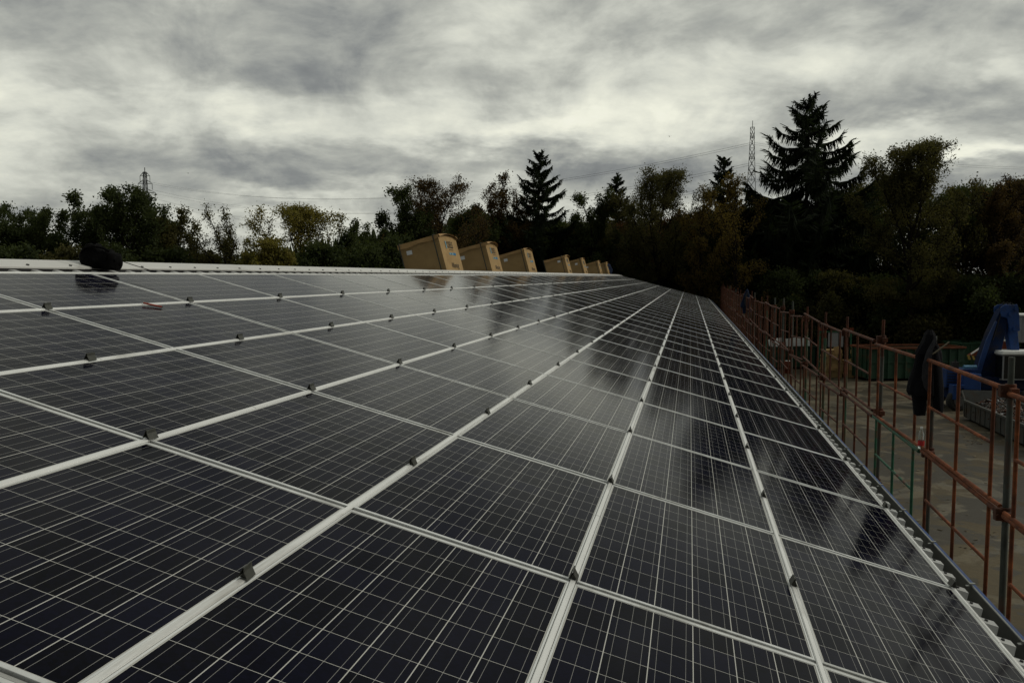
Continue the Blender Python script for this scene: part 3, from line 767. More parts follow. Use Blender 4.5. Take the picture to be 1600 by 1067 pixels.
def jacket(y, label, m, lining, scale=1.0, seed=1):
    root = empty('jacket', (XS-.02, y, -.60), (0,0,.05), label, 'jacket', 'work jackets hung on the scaffold poles')
    S = lambda s: smooth_secs([tuple(q*scale for q in r_) for r_ in s])
    mb = MB(); loft(mb, S([(.0,-.0,0,.02,.03),(-.05,.0,0,.055,.06),(-.12,.0,0,.075,.075),(-.19,-.03,0,.08,.075),(-.26,-.05,0,.095,.08)]), seed=seed); mb.build('hood', m, root)
    mb = MB(); loft(mb, S([(-.15,-.01,0,.075,.07),(-.24,-.02,0,.115,.08),(-.40,-.035,0,.135,.09),(-.55,-.05,0,.150,.10),(-.66,-.06,0,.155,.105),(-.70,-.055,0,.14,.10)]), fold=.055, seed=seed+2); mb.build('body', m, root)
    mb = MB(); loft(mb, S([(-.20,.03,-.03,.05,.05),(-.42,.055,-.04,.062,.06),(-.62,.075,-.04,.062,.055),(-.84,.10,-.03,.048,.045),(-.88,.105,-.03,.04,.04)]), n=18, fold=.03, seed=seed+5); mb.build('sleeve', m, root)
    mb = MB(); loft(mb, S([(-.55,-.10,.02,.075,.06),(-.70,-.085,.02,.078,.06),(-.85,-.075,.02,.068,.055),(-.92,-.075,.02,.06,.05)]), n=18, fold=.03, seed=seed+7); mb.build('sleeve', m, root)
    # pale lining showing along the open front, and the zip edge sticking out
    pts = [(.02,-.09,-.10),(-.03,-.105,-.22),(-.06,-.12,-.36),(-.065,-.125,-.50),(-.05,-.13,-.60),(-.015,-.13,-.67)]
    mb = MB()
    for i in range(len(pts)-1):
        (x0,y0,z0),(x1,y1,z1) = pts[i],pts[i+1]; w0 = .032*math.sin(math.pi*(i+.35)/len(pts))+.008; w1 = .032*math.sin(math.pi*(i+1.35)/len(pts))+.006
        P = [Vector(q)*scale for q in ((x0-w0,y0,z0),(x0+w0,y0-.012,z0),(x1+w1,y1-.012,z1),(x1-w1,y1,z1))]
        B_ = [q+Vector((0,.008,0)) for q in P]
        mb.add(P+B_, [(0,1,2,3),(7,6,5,4),(0,4,5,1),(1,5,6,2),(2,6,7,3),(3,7,4,0)])
    mb.build('lining', lining, root)
    if scale == 1.0:
        mb = MB(); mb.tube([(-.025,-.10,-.27),(.03,-.10,-.23),(.09,-.09,-.185),(.17,-.08,-.12)], [.006,.009,.009,.007], 6); mb.build('zip', M_ZIP, root)
    return root
jacket(YS0+BAY-.06, 'black work jacket with grey lining hung over the second scaffold pole', M_CLOTH, M_LINE)
jacket(YS0+13*BAY-.05, 'dark blue work jacket hung far down the scaffold row', M_NAVY, M_LINE, 1.18, 9)
def bottle():
    root = empty('bottle', (XS-.062, YS0+BAY-.03, -1.888), label='clear plastic drink bottle with red label standing on the scaffold clamp below the jacket', cat='bottle')
    mb = MB(); n = 14
    prof = [(.0,.029),(.012,.033),(.075,.033),(.08,.031),(.15,.033),(.185,.020),(.205,.0125),(.22,.0125)]
    mb.tube([(0,0,z) for z,_ in prof], [r_ for _,r_ in prof], n); mb.build('body', M_CLEAR, root)
    mb = MB(); mb.tube([(0,0,.03),(0,0,.085)], .0345, n, cap=False); mb.build('wrapper', M_RED, root)
    mb = MB(); mb.tube([(0,0,.215),(0,0,.232)], .014, n); mb.build('cap', M_WHITE, root)
bottle()

# ------------------------------------------------------------------ scrap yard
def ribbed_container(name, p, rot, L, Wd, H, m, label, cat, rim=None, wall=.06, rib=.62, group=None, load=None):
    root = empty(name, p, (0,0,rot), label, cat, group)
    mb = MB(); z0 = .18
    mb.box((0,0,z0),(L,Wd,z0+.08))
    for (a,b) in (((0,0),(L,wall)),((0,Wd-wall),(L,Wd)),((0,wall),(wall,Wd-wall)),((L-wall,wall),(L,Wd-wall))):
        mb.box((a[0],a[1],z0+.083),(b[0],b[1],H-.12))
    x = .05
    while x < L-.05:
        mb.box((x,-.07,z0),(x+.09,-.002,H-.12)); mb.box((x,Wd+.002,z0),(x+.09,Wd+.07,H-.12)); x += rib
    y = .25
    while y < Wd-.1: mb.box((-.07,y,z0),(-.002,y+.09,H-.12)); y += .6
    mb.box((.02,-.05,z0+(H-z0)*.5),(L-.02,-.003,z0+(H-z0)*.5+.06))
    mb.build('body', m, root)
    mb = MB()
    mb.box((-.09,-.09,H-.118),(L+.05,wall+.02,H)); mb.box((-.09,Wd-wall-.02,H-.118),(L+.05,Wd+.09,H)); mb.box((-.09,wall+.022,H-.118),(wall,Wd-wall-.022,H)); mb.box((L-wall,wall+.022,H-.118),(L+.05,Wd-wall-.022,H))
    mb.build('rim', rim or m, root)
    mb = MB()
    for y in (.35,Wd-.5): mb.box((.1,y,0),(L-.1,y+.14,z0-.002))
    mb.build('skid', M_TYRE, root)
    return root
g0 = on_plane_z(1357, 596, GROUND); g1 = on_plane_z(1506, 594, GROUND)
dv = g1-g0; Lc = dv.length
Hc = at_dist(1430, 542, math.hypot(g0.x-CAM.x+dv.x*.5, g0.y-CAM.y+dv.y*.5)).z-GROUND
ribbed_container('skip_container', g0, math.atan2(dv.y,dv.x), Lc, 2.4, Hc, M_GREEN, 'long dark green waste container with a rusty top rim in the yard', 'container', M_RIMR, group='waste containers in the yard')
h0 = on_plane_z(1500, 588, GROUND)
ribbed_container('skip_container', h0, math.atan2(dv.y,dv.x), 2.0, 2.2, Hc+.1, M_GREEN2, 'pale green container end beyond the long dark green one', 'container', group='waste containers in the yard')
k0 = on_plane_z(1205, 578, GROUND)
ribbed_container('skip_container', k0, math.atan2(dv.y,dv.x)+.1, 3.6, 2.3, 1.75, M_GREEN, 'dark green container heaped with white sheets, seen through the scaffold', 'container', group='waste containers in the yard')
rs = random.Random(31)
R2m = Matrix.Rotation(math.atan2(dv.y,dv.x)+.1, 4, 'Z')
for q in range(5):                                       # white sheets leaning in the green container
    root = k0 + R2m @ Vector((.15+q*.68, .5+.1*(q%2), 1.3))
    mb = MB(); mb.box((0,0,0),(.60,.05,.95+.12*rs.random()), Matrix.Rotation(rs.uniform(-.3,.1),4,'X') @ Matrix.Rotation(rs.uniform(-.12,.12),4,'Y'))
    o = mb.build('sheet', M_WHITE, loc=root); o.rotation_euler = (0,0,R2m.to_euler().z)
    tag(o, f'white board standing in the scaffold-side green container, {nth(q+1)} from its near end', 'board', 'white boards in the green container')
# cardboard bales and grey boards in front of the trees
b0 = on_plane_z(1291, 590, GROUND); db = on_plane_z(1355, 590, GROUND)-b0; Lb = db.length; rb = math.atan2(db.y,db.x)
def bale(p, rot, L, Wd, H, label, seed):
    root = empty('cardboard_bale', p, (0,0,rot), label, 'cardboard bale', 'bales of pressed cardboard in the yard')
    mb = MB(); r_ = random.Random(seed)
    z = 0
    while z < H-.02:                                    # layers of pressed sheets with ragged ends
        h = min(r_.uniform(.05,.14), H-z); e = lambda: r_.uniform(-.05,.05)
        mb.box((e(),e(),z),(L+e(),Wd+e(),z+h-.004)); z += h
    mb.build('sheets', M_CARD, root)
    for x in (L*.25,L*.7):
        m2 = MB(); m2.box((x,-.065,0),(x+.03,-.055,H)); m2.build('strap', M_STRAP, root)
    for q in range(3):
        m3 = MB(); x = r_.uniform(.1,L-.5); zz = r_.uniform(.2,H*.7)
        m3.box((0,0,0),(r_.uniform(.25,.5),.02,r_.uniform(.3,.6)), Matrix.Translation((x,-.10,zz)) @ Matrix.Rotation(r_.uniform(-.4,.4),4,'Y') @ Matrix.Rotation(r_.uniform(-.25,-.05),4,'X'))
        m3.build('loose_flap', M_CARDL, root)
fx = db.normalized(); fy = Vector((-fx.y,fx.x,0))
bale(b0, rb, Lb*.40, 1.3, 1.05, 'pressed cardboard bale on the ground below the grey boards, left of its pair', 1)
bale(b0+fx*Lb*.43, rb, Lb*.36, 1.3, 1.15, 'pressed cardboard bale on the ground nearest the dark green container', 2)
bale(b0+Vector((0,0,1.055)), rb, Lb*.38, 1.2, .85, 'pressed cardboard bale stacked on top under the grey boards', 3)
bale(b0+fx*Lb*.80+fy*.3, rb, Lb*.33, 1.3, 2.05, 'tall pale cardboard bale standing against the dark green container', 4)
bk = b0+fy*1.6
root = empty('board_rack', bk, (0,0,rb), 'rack of grey boards with orange corner posts behind the cardboard bales', 'rack')
for x in (0.0, Lb*.78):
    m1 = MB(); m1.box((x,-.05,0),(x+.10,.05,3.15)); m1.build('post', M_GRNP, root)
    m1 = MB(); m1.box((x-.05,-.075,3.152),(x+.20,.075,3.34)); m1.build('corner_cap', M_ORNG, root)
m1 = MB(); m1.box((.102,-.04,3.02),(Lb*.78-.002,.04,3.12)); m1.build('cross_bar', M_GRNP, root)
for x0,x1 in ((.14,.42),(.44,.56)):
    m1 = MB(); m1.box((Lb*.1+x0*Lb*.9,-.02,2.0),(Lb*.1+x1*Lb*.9,.02,3.0)); m1.build('grey_board', M_GREYB, root)
rd = on_plane_z(1232, 583, GROUND)
root = empty('drum', rd+Vector((0,0,0)), label='small red drum standing beside the green container of white boards', cat='drum')
m1 = MB(); m1.tube([(0,0,z) for z in (0,.02,.29,.30,.32,.58,.60,.62,.88)], [.28,.29,.29,.305,.29,.29,.305,.29,.29], 16); m1.build('shell', M_ORNG, root)
m1 = MB(); m1.tube([(0,0,.882),(0,0,.90)], .27, 16); m1.build('lid', M_WHITE, root)

# trailer skip with scrap
s0 = on_plane_z(1507, 655, GROUND); s1 = on_plane_z(1606, 702, GROUND); ds = s1-s0
def skip():
    L = ds.length*1.25; Wd, H = 2.3, .95
    root = empty('scrap_skip', s0, (0,0,math.atan2(ds.y,ds.x)), 'low grey ribbed skip with a sloping end, full of scrap metal', 'skip')
    mb = MB(); w = .06; z0 = .12
    mb.box((0,0,z0),(L,Wd,z0+.06))
    mb.box((0,-.0,z0+.062),(L,w,H)); mb.box((0,Wd-w,z0+.062),(L,Wd,H)); mb.box((L-w,w+.001,z0+.062),(L,Wd-w-.001,H))
    x = .2
    while x < L: mb.box((x,-.03,z0),(x+.05,-.002,H-.09)); x += .62
    mb.build('body', M_SKIP, root)
    mb = MB(); mb.box((-.05,-.085,H-.088),(L,-.002,H+.01)); mb.box((-.05,Wd+.002,H-.088),(L,Wd+.07,H+.01)); mb.build('rim', M_SKIP, root)
    # the near end slopes outward and up
    mb = MB(); mb.prism([(-.02,z0),(-.50,H+.42),(-.56,H+.42),(-.08,z0)], -.02, Wd+.02, 'y'); mb.prism([(-.0,z0+.06),(-.48,H+.40),(-.02,H+.0)], -.03, .03, 'y'); mb.prism([(-.0,z0+.06),(-.48,H+.40),(-.02,H+.0)], Wd-.03, Wd+.03, 'y')
    mb.build('end_flap', M_SKIP, root)
    mb = MB()
    for y in (.4,Wd-.55): mb.box((.1,y,0),(L-.1,y+.15,z0-.002))
    mb.build('skid', M_TYRE, root)
    sc = MB(); r_ = random.Random(77)
    for k in range(1500):
        x = r_.uniform(.15,L-.15); y = r_.uniform(.12,Wd-.12); hz = .62+.40*math.exp(-((y-Wd*.5)/.7)**2)+.12*mnoise.noise(Vector((x*.8,y,0)))
        M = Matrix.Translation((x,y,hz-r_.uniform(0,.12))) @ Matrix.Rotation(r_.uniform(0,6.28),4,'Z') @ Matrix.Rotation(r_.gauss(0,.5),4,'X') @ Matrix.Rotation(r_.gauss(0,.5),4,'Y')
        sc.cur = r_.choice((0,0,0,0,1,2,2,3,4))
        t_ = r_.random()
        if t_ < .5: sc.cbox((0,0,0),(r_.uniform(.08,.35),r_.uniform(.05,.25),r_.uniform(.01,.05)), M)
        elif t_ < .8: sc.cbox((0,0,0),(r_.uniform(.2,.7),r_.uniform(.02,.05),r_.uniform(.02,.05)), M)
        else: sc.tube([M @ Vector((-.15,0,0)), M @ Vector((.15,.05,.02))], r_.uniform(.015,.06), 6)
    M2 = Matrix.Translation(s0) @ Matrix.Rotation(math.atan2(ds.y,ds.x),4,'Z')
    sc.cur = 0
    nx, ny = 24, 10; o_ = []
    for j in range(ny+1):
        for i in range(nx+1):
            x = .07+(L-.14)*i/nx; y = .07+(Wd-.14)*j/ny
            o_.append((x,y,.52+.36*math.exp(-((y-Wd*.5)/.7)**2)+.10*mnoise.noise(Vector((x*1.5,y*1.5,0)))))
    sc.add(o_, [(j*(nx+1)+i,j*(nx+1)+i+1,(j+1)*(nx+1)+i+1,(j+1)*(nx+1)+i) for j in range(ny) for i in range(nx)])
    o = sc.build('scrap_metal', [M_SCRAP, M_GREYB, M_RUSTD, M_BARK, M_HUB]); o.matrix_world = M2
    tag(o, 'heap of mixed scrap metal pieces filling the grey skip', 'scrap', kind='stuff')
    lt = MB()
    for k in range(230):
        p = on_plane_z(1525+r_.gauss(0,8), 686+r_.gauss(0,4), GROUND) if k < 60 else on_plane_z(r_.uniform(1290,1590), r_.choice((r_.uniform(600,640),r_.uniform(640,860))), GROUND)
        lt.cbox((0,0,0),(r_.uniform(.04,.14),r_.uniform(.03,.08),.006), Matrix.Translation(p+Vector((0,0,.01+r_.random()*.01))) @ Matrix.Rotation(r_.uniform(0,6),4,'Z'))
    tag(lt.build('litter', M_LITTER), 'scattered scraps of pale litter lying about the concrete yard', 'litter', kind='stuff')
skip()

# blue material handler
def handler():
    base = on_plane_z(1532, 640, GROUND); base.z = GROUND
    vx = RT.copy()                                          # machine stands across the view
    rot = math.atan2(vx.y,vx.x)
    root = empty('material_handler', base, (0,0,rot), 'blue wheeled scrap handler with raised bent boom behind the grey skip', 'excavator')
    m = .0330                                               # metres per photo pixel at this distance
    def q(px, py, y=0): return Vector(((px-1532)*m, y, (640-py)*m*1.0))
    mb = MB(); mb.prism([(q(1490,627).x,.50),(q(1640,627).x,.50),(q(1640,627).x,1.02),(q(1490,627).x,1.02)], -.2, 1.9, 'y'); mb.build('undercarriage', M_BLUD, root, bevel=.04)
    for (px,yy) in ((1489,-.55),(1489,1.75),(1600,-.55),(1600,1.75)):
        c = q(px,640,0); tw = MB()
        tw.tube([(c.x,yy,.53),(c.x,yy+.04,.53),(c.x,yy+.36,.53),(c.x,yy+.40,.53)], [.44,.53,.53,.44], 24); w_ = tw.build('wheel', M_TYRE, root)
        tw = MB(); tw.tube([(c.x,yy-.015,.53),(c.x,yy+.02,.53)], .27, 16); tw.tube([(c.x,yy-.06,.53),(c.x,yy-.0,.53)], .12, 10); tw.build('rim', M_HUB, w_)
    mb = MB(); mb.prism([(q(1478,0).x,.62),(q(1486,0).x,.62),(q(1489,0).x,1.15),(q(1497,0).x,1.30),(q(1497,0).x,1.36),(q(1479,0).x,1.36)], -.58, -.1, 'y'); mb.build('mudguard', M_BLUM, root)
    mb = MB(); mb.prism([(q(1479,0).x,1.12),(q(1530,0).x,1.02),(q(1532,0).x,2.12),(q(1480,0).x,2.12)], .25, 1.2, 'y'); mb.build('engine_housing', M_BLUM, root, bevel=.05)
    mb = MB(); mb.prism([(q(1497,0).x,1.10),(q(1526,0).x,1.05),(q(1526,0).x,1.92),(q(1497,0).x,1.96)], -.35, .245, 'y'); mb.build('side_box', M_BLUM, root, bevel=.05)
    mb = MB(); mb.prism([(q(1530,0).x,1.05),(q(1640,0).x,1.05),(q(1640,0).x,1.6),(q(1530,0).x,1.75)], -.1, 2.0, 'y'); mb.build('turntable', M_BLUD, root, bevel=.05)
    mb = MB(); c0, c1 = q(1504,577,.0), q(1524,577,0); mb.tube([(c0.x,.1,2.24),(c1.x,.1,2.24)], .10, 14); mb.build('tank', M_CYAN, root)
    mb = MB(); c = q(1496,0); mb.tube([(c.x,.5,2.1),(c.x,.5,2.45),(c.x+.05,.5,2.6)], .06, 10); mb.cbox((c.x,.5,2.3),(.3,.3,.35)); mb.build('exhaust', M_TYRE, root)
    # cab
    x0, x1 = q(1559,0).x, q(1612,0).x
    mb = MB()
    for (xx,yy) in ((x0,-.35),(x0,.9),(x1,-.35),(x1,.9)): mb.box((xx-.03,yy-.03,1.62),(xx+.03,yy+.03,2.92))
    mb.box((x0-.03,-.33,1.60),(x1+.03,.88,1.66)); mb.box((x0-.03,-.33,2.86),(x1+.03,.88,2.93)); cab = mb.build('cab', M_GREYB, root)
    mb = MB(); mb.box((x0-.1,-.42,2.925),(x1+.1,.98,3.05)); mb.box((x0-.05,-.40,3.052),(x1+.05,.9,3.10)); mb.build('cab_roof', M_WHITE, cab, bevel=.03)
    mb = MB(); mb.box((x0+.05,-.34,1.67),(x1-.05,-.32,2.85)); mb.box((x0-.01,-.30,1.7),(x0+.01,.85,2.92)); mb.box((x1-.01,-.30,1.7),(x1+.01,.85,2.92)); mb.box((x0+.05,.89,1.7),(x1-.05,.91,2.92)); mb.build('window', M_GLASS, cab)
    mb = MB(); mb.cbox(((x0+x1)/2,.35,2.1),(.5,.5,.9)); mb.build('seat', M_TYRE, cab)
    # boom: box section that tapers, from turntable up to the elbow
    def beam(pts, wd, y0, y1, name, mm, par=root):
        mb = MB(); n = len(pts); L_, R_ = [], []
        for i in range(n):
            d = (pts[min(i+1,n-1)]-pts[max(i-1,0)]).normalized(); nn = Vector((-d.z,0,d.x)); L_.append(pts[i]+nn*wd[i]/2); R_.append(pts[i]-nn*wd[i]/2)
        poly = [(p.x,p.z) for p in L_]+[(p.x,p.z) for p in R_[::-1]]
        mb.prism(poly, y0, y1, 'y'); return mb.build(name, mm, par, bevel=.02)
    b = beam([q(1541,603),q(1550,560),q(1560,520),q(1571,482)], [1.0,1.0,.80,.46], .35, .85, 'boom', M_BLUD)
    beam([q(1527,606),q(1535,566),q(1545,530),q(1556,500)], [.16,.26,.24,.10], .25, .345, 'boom_lit_edge', M_BLUM, b)  # lit face of the boom, its light painted in as a brighter blue strip
    mb = MB()                                               # elbow fork with two cheeks and pins
    for y0 in (.26,.88):
        mb.prism([(q(1563,0).x,q(0,492).z),(q(1562,0).x,q(0,478).z),(q(1568,0).x,q(0,474).z),(q(1588,0).x,q(0,473).z),(q(1592,0).x,q(0,490).z),(q(1594,0).x,q(0,515).z),(q(1578,0).x,q(0,518).z),(q(1573,0).x,q(0,495).z)], y0, y0+.08, 'y')
    for pz,px in ((480,1586),(489,1577),(512,1585)): c = q(px,pz); mb.tube([(c.x,.2,c.z),(c.x,1.02,c.z)], .11, 12)
    mb.build('elbow', M_BLUM, root, bevel=.015)
    st = beam([q(1581,484),q(1586,520),q(1593,560),q(1606,640)], [.30,.52,.42,.3], .42, .80, 'stick', M_BLUM)
    for y0 in (.50,.68):
        mb = MB(); mb.tube([q(1577,488,y0),q(1579,513,y0)], .045, 10); mb.build('hydraulic_cylinder', M_HUB, st)
    mb = MB()
    for y0 in (.30,.62,.94):
        mb.tube([q(1552,530,y0),q(1560,500,y0),q(1566,478,y0),q(1578,470,y0),q(1588,480,y0),q(1590,510,y0)], .022, 6)
    mb.build('hose', M_TYRE, b)
    for k_ in range(5):
        mb = MB(); mb.box((q(1481,0).x,.235,1.25+k_*.15),(q(1495,0).x,.248,1.30+k_*.15)); mb.build('grille_slot', M_TYRE, root)
    mb = MB(); mb.tube([q(1599,590,.6),q(1596,573,.6)], .09, 10); mb.build('piston', M_WHITE, st)
handler()

# orange machine with a hazard-striped outrigger behind it
def orange_machine():
    base = on_plane_z(1545, 612, GROUND); base.z = GROUND
    rot = math.atan2(RT.y,RT.x); dist = math.hypot(base.x-CAM.x,base.y-CAM.y); m = dist/F_PX
    root = empty('tipper_truck', base, (0,0,rot), 'orange tipper with a black and yellow striped flap behind the blue handler', 'truck')
    q = lambda px,py: ((px-1545)*m, (612-py)*m)
    mb = MB(); mb.prism([q(1524,566),q(1517,562),q(1546,544),q(1570,543),q(1600,562),q(1640,562),q(1640,575),q(1534,572)], 0, .35, 'y'); bd = mb.build('body', M_ORNG, root)
    mb = MB(); mb.prism([q(1532,572.2),q(1640,575.2),q(1640,590),q(1532,590)], .02, .33, 'y'); mb.build('side_panel', M_TYRE, root)
    mb = MB(); c = q(1530,560); mb.tube([(c[0],-.06,c[1]),(c[0],-.002,c[1])], .12, 12); mb.build('lamp', M_GREYB, bd)
    mb = MB(); a,b = q(1518,560),q(1541,544); mb.tube([(a[0],-.03,a[1]),(b[0],-.03,b[1])], .05, 6); a,b = q(1563,541),q(1600,566); mb.tube([(a[0],-.03,a[1]),(b[0],-.03,b[1])], .05, 6); mb.build('edge_rail', M_WHITE, root)
    mb = MB()
    for k in range(6):
        mb.cur = k % 2; x0 = 1512+k*3.0
        mb.prism([q(x0,561+ (k*.4)),q(x0+3.0,561+(k+1)*.4),q(x0+5.2,567.5),q(x0+2.2,567.5)], -.12, -.06, 'y')
    mb.build('striped_flap', [M_YELL, M_INK], root)
    mb = MB(); mb.prism([q(1589,508),q(1660,508),q(1660,545),q(1589,545)], .2, 2.4, 'y'); cabn = mb.build('grey_cab', M_GREYB, root, bevel=.05)
    mb = MB(); mb.prism([q(1587,506.2),q(1662,506.2),q(1662,507.9),q(1587,507.9)], .1, 2.5, 'y'); mb.build('cab_roof', M_WHITE, cabn)
    for px in (1535,1560,1600):
        c = q(px,600); mb = MB(); mb.tube([(c[0],-.05,.55),(c[0],.33,.55)], .55, 18); w_ = mb.build('wheel', M_TYRE, root)
    mb = MB(); mb.prism([q(1525,590.2),q(1640,590.2),q(1640,600),q(1525,600)], .36, .8, 'y'); mb.build('chassis', M_TYRE, root)
orange_machine()

# ------------------------------------------------------------------ pylons and power lines
def pylon(name, px, py_top, D, topw, basew, arms, label, arm_dir):
    top = at_dist(px, py_top, D); H = top.z-GROUND; base = Vector((top.x, top.y, GROUND))
    root = empty(name, base, (0,0,0), label, 'pylon', 'lattice power pylons on the horizon')
    rad = .085*D/250
    mb = MB(); lv = 15
    hw = lambda t: (basew*(1-t)**1.4+topw)*.5
    C = lambda t,i: Vector((hw(t)*(1 if i in (0,1) else -1), hw(t)*(1 if i in (1,2) else -1), H*t*.965))
    R3 = Matrix.Rotation(math.atan2(arm_dir.y,arm_dir.x),3,'Z')
    for k in range(lv):
        t0,t1 = (k/lv)**.85,((k+1)/lv)**.85
        for i in range(4):
            j = (i+1)%4
            mb.tube([R3@C(t0,i),R3@C(t1,i)], rad, 4, False); mb.tube([R3@C(t0,i),R3@C(t1,j)], rad*.6, 3, False); mb.tube([R3@C(t0,j),R3@C(t1,i)], rad*.6, 3, False); mb.tube([R3@C(t1,i),R3@C(t1,j)], rad*.6, 3, False)
    mb.tube([(0,0,H*.955),(0,0,H)], rad*1.2, 4); mb.build('lattice', M_PYL, root)
    ends = []
    for (py,half) in arms:
        z = at_dist(px,py,D).z-GROUND; m_ = half*D/F_PX
        mb = MB()
        for s in (-1,1):
            tip = R3@Vector((s*m_,0,z)); t_ = min(.97,z/(H*.965))
            for i in ((0,1) if s > 0 else (2,3)):
                mb.tube([R3@C(t_,i),tip], rad*.8, 4, False); mb.tube([R3@C(min(1,t_+.03),i),tip], rad*.6, 4, False)
            mb.tube([tip, tip-Vector((0,0,1.6*D/250))], rad*.8, 4)
            ends.append((py, base+tip-Vector((0,0,1.6*D/250))))
        mb.build('crossarm', M_PYL, root)
    return ends
DL, DR = 360, 215
left_top, right_top = at_dist(226,262,DL), at_dist(1176,189,DR)
wd = (right_top-left_top); wd.z = 0; wd.normalize(); ad = Vector((wd.y,-wd.x,0))
eL = pylon('lattice_pylon', 226, 262, DL, .9, 6.0, [(275,7),(287,10),(301,14)], 'distant lattice pylon with spread crossarms above the trees behind the black bag', Vector((math.cos(-YAW),math.sin(-YAW),0)) if False else Vector((RT.x,RT.y,0)))
view = (right_top-CAM); view.z = 0; view.normalize()
eR = pylon('lattice_pylon', 1176, 189, DR, .9, 4.6, [(215,10),(247,13),(272,16)], 'tall slim lattice pylon standing beside the big spruce', view)
def wire(a, b, sag, label, rad=.03):
    mb = MB(); pts = []
    for k in range(41):
        t = k/40; p = a.lerp(b,t); p.z -= 4*sag*t*(1-t); pts.append(p)
    mb.tube(pts, rad, 4, False); o = mb.build('power_line', M_WIRE); tag(o, label, 'power line', 'power lines strung between the pylons')
LEV = {0:'topmost',1:'middle',2:'lowest'}
for i in range(3):
    for s in (0,1):
        a, b = eL[i*2+s][1], eR[i*2+s][1]
        wire(a, b, 9.5+.8*i, f"{LEV[i]} thin power line sagging between the two pylons, {'rear' if s else 'front'} of its pair", .030)
        c = at_dist(1760, (262,300,322)[i]+3*s, 260)
        wire(b, c, 2.0, f"{LEV[i]} thin power line beyond the big spruce, {'rear' if s else 'front'} wire of its pair", .022)

# birds
for px,py,lab in ((1046,213.5,'tiny dark bird in the open sky between the dark spruces and the slim pylon'),(294,271,'tiny dark bird in the sky beside the pylon with spread arms'),(167.5,289,'tiny dark bird low in the sky just above the leafy trees')):
    p = at_dist(px,py,120); root = empty('bird', p, (0,0,.4), lab, 'bird', 'birds in the sky')
    mb = MB(); mb.tube([(0,-.12,0),(0,-.05,.01),(0,.06,.0),(0,.16,0)], [.012,.05,.045,.008], 8)
    mb.add([(.02,.03,.02),(.02,-.05,.02),(.15,-.03,.08),(.30,-.07,.05),(.15,.05,.08)], [(0,1,2,4),(4,2,3)]); mb.add([(-.02,.03,.02),(-.02,-.05,.02),(-.15,-.03,.08),(-.30,-.07,.05),(-.15,.05,.08)], [(4,2,1,0),(3,2,4)])
    mb.build('body', M_INK, root)

# ------------------------------------------------------------------ trees
class TB:
    """collects branch tubes and leaf cards of one tree with numpy"""
    def __init__(s, seed): s.r = np.random.default_rng(seed); s.wv=[]; s.wf=[]; s.nw=0; s.lc=[]; s.ls=[]
    def branch(s, pts, rad, n):
        pts = np.asarray(pts,float); k = len(pts); rad = np.asarray(rad,float)
        d = np.gradient(pts,axis=0); d /= np.linalg.norm(d,axis=1)[:,None]+1e-9
        ref = np.array([.31,.95,.11]); a = np.cross(d,ref); a /= np.linalg.norm(a,axis=1)[:,None]+1e-9; b = np.cross(d,a)
        th = np.arange(n)*2*np.pi/n
        v = pts[:,None,:]+(a[:,None,:]*np.cos(th)[None,:,None]+b[:,None,:]*np.sin(th)[None,:,None])*rad[:,None,None]
        i = np.arange(k-1)[:,None]*n; j = np.arange(n)[None,:]
        f = np.stack([i+j,i+(j+1)%n,i+n+(j+1)%n,i+n+j],-1).reshape(-1,4)+s.nw
        s.wv.append(v.reshape(-1,3)); s.wf.append(f); s.nw += k*n
    def path(s, p, d, L, k, wander, lift):
        pts = [np.array(p)]; d = np.array(d,float); d /= np.linalg.norm(d)
        for _ in range(k):
            d = d+s.r.normal(0,wander,3); d[2] += lift/k; d /= np.linalg.norm(d); pts.append(pts[-1]+d*L/k)
        return np.array(pts)
    def leaves(s, pts, n, spread, size):
        t = s.r.random(n)*(len(pts)-1); i = t.astype(int); fr = (t-i)[:,None]
        c = pts[i]*(1-fr)+pts[np.minimum(i+1,len(pts)-1)]*fr + s.r.normal(0,spread,(n,3))
        s.lc.append(c); s.ls.append(size*s.r.uniform(.55,1.35,n))
def quads_mesh(name, V, F, m, parent):
    me = bpy.data.meshes.new(name); me.vertices.add(len(V)); me.vertices.foreach_set('co', np.ascontiguousarray(V,dtype=np.float32).ravel())
    n = len(F); me.loops.add(n*4); me.loops.foreach_set('vertex_index', F.astype(np.int32).ravel()); me.polygons.add(n)
    me.polygons.foreach_set('loop_start', np.arange(0,n*4,4,dtype=np.int32)); me.polygons.foreach_set('loop_total', np.full(n,4,dtype=np.int32))
    me.update(calc_edges=True); me.materials.append(m)
    o = bpy.data.objects.new(name, me); COL.objects.link(o); o.parent = parent; return o
def leaf_cards(c, size, r, up=None, aspect=.6):
    n = len(c); a = r.normal(0,1,(n,3)); a /= np.linalg.norm(a,axis=1)[:,None]
    b = np.cross(a, r.normal(0,1,(n,3))); b /= np.linalg.norm(b,axis=1)[:,None]+1e-9
    a = a*size[:,None]*.5; b = b*size[:,None]*.5*aspect
    V = np.stack([c-a,c+b*1.0-a*.1,c+a,c-b-a*.1],1).reshape(-1,3); return V, np.arange(n*4).reshape(-1,4)

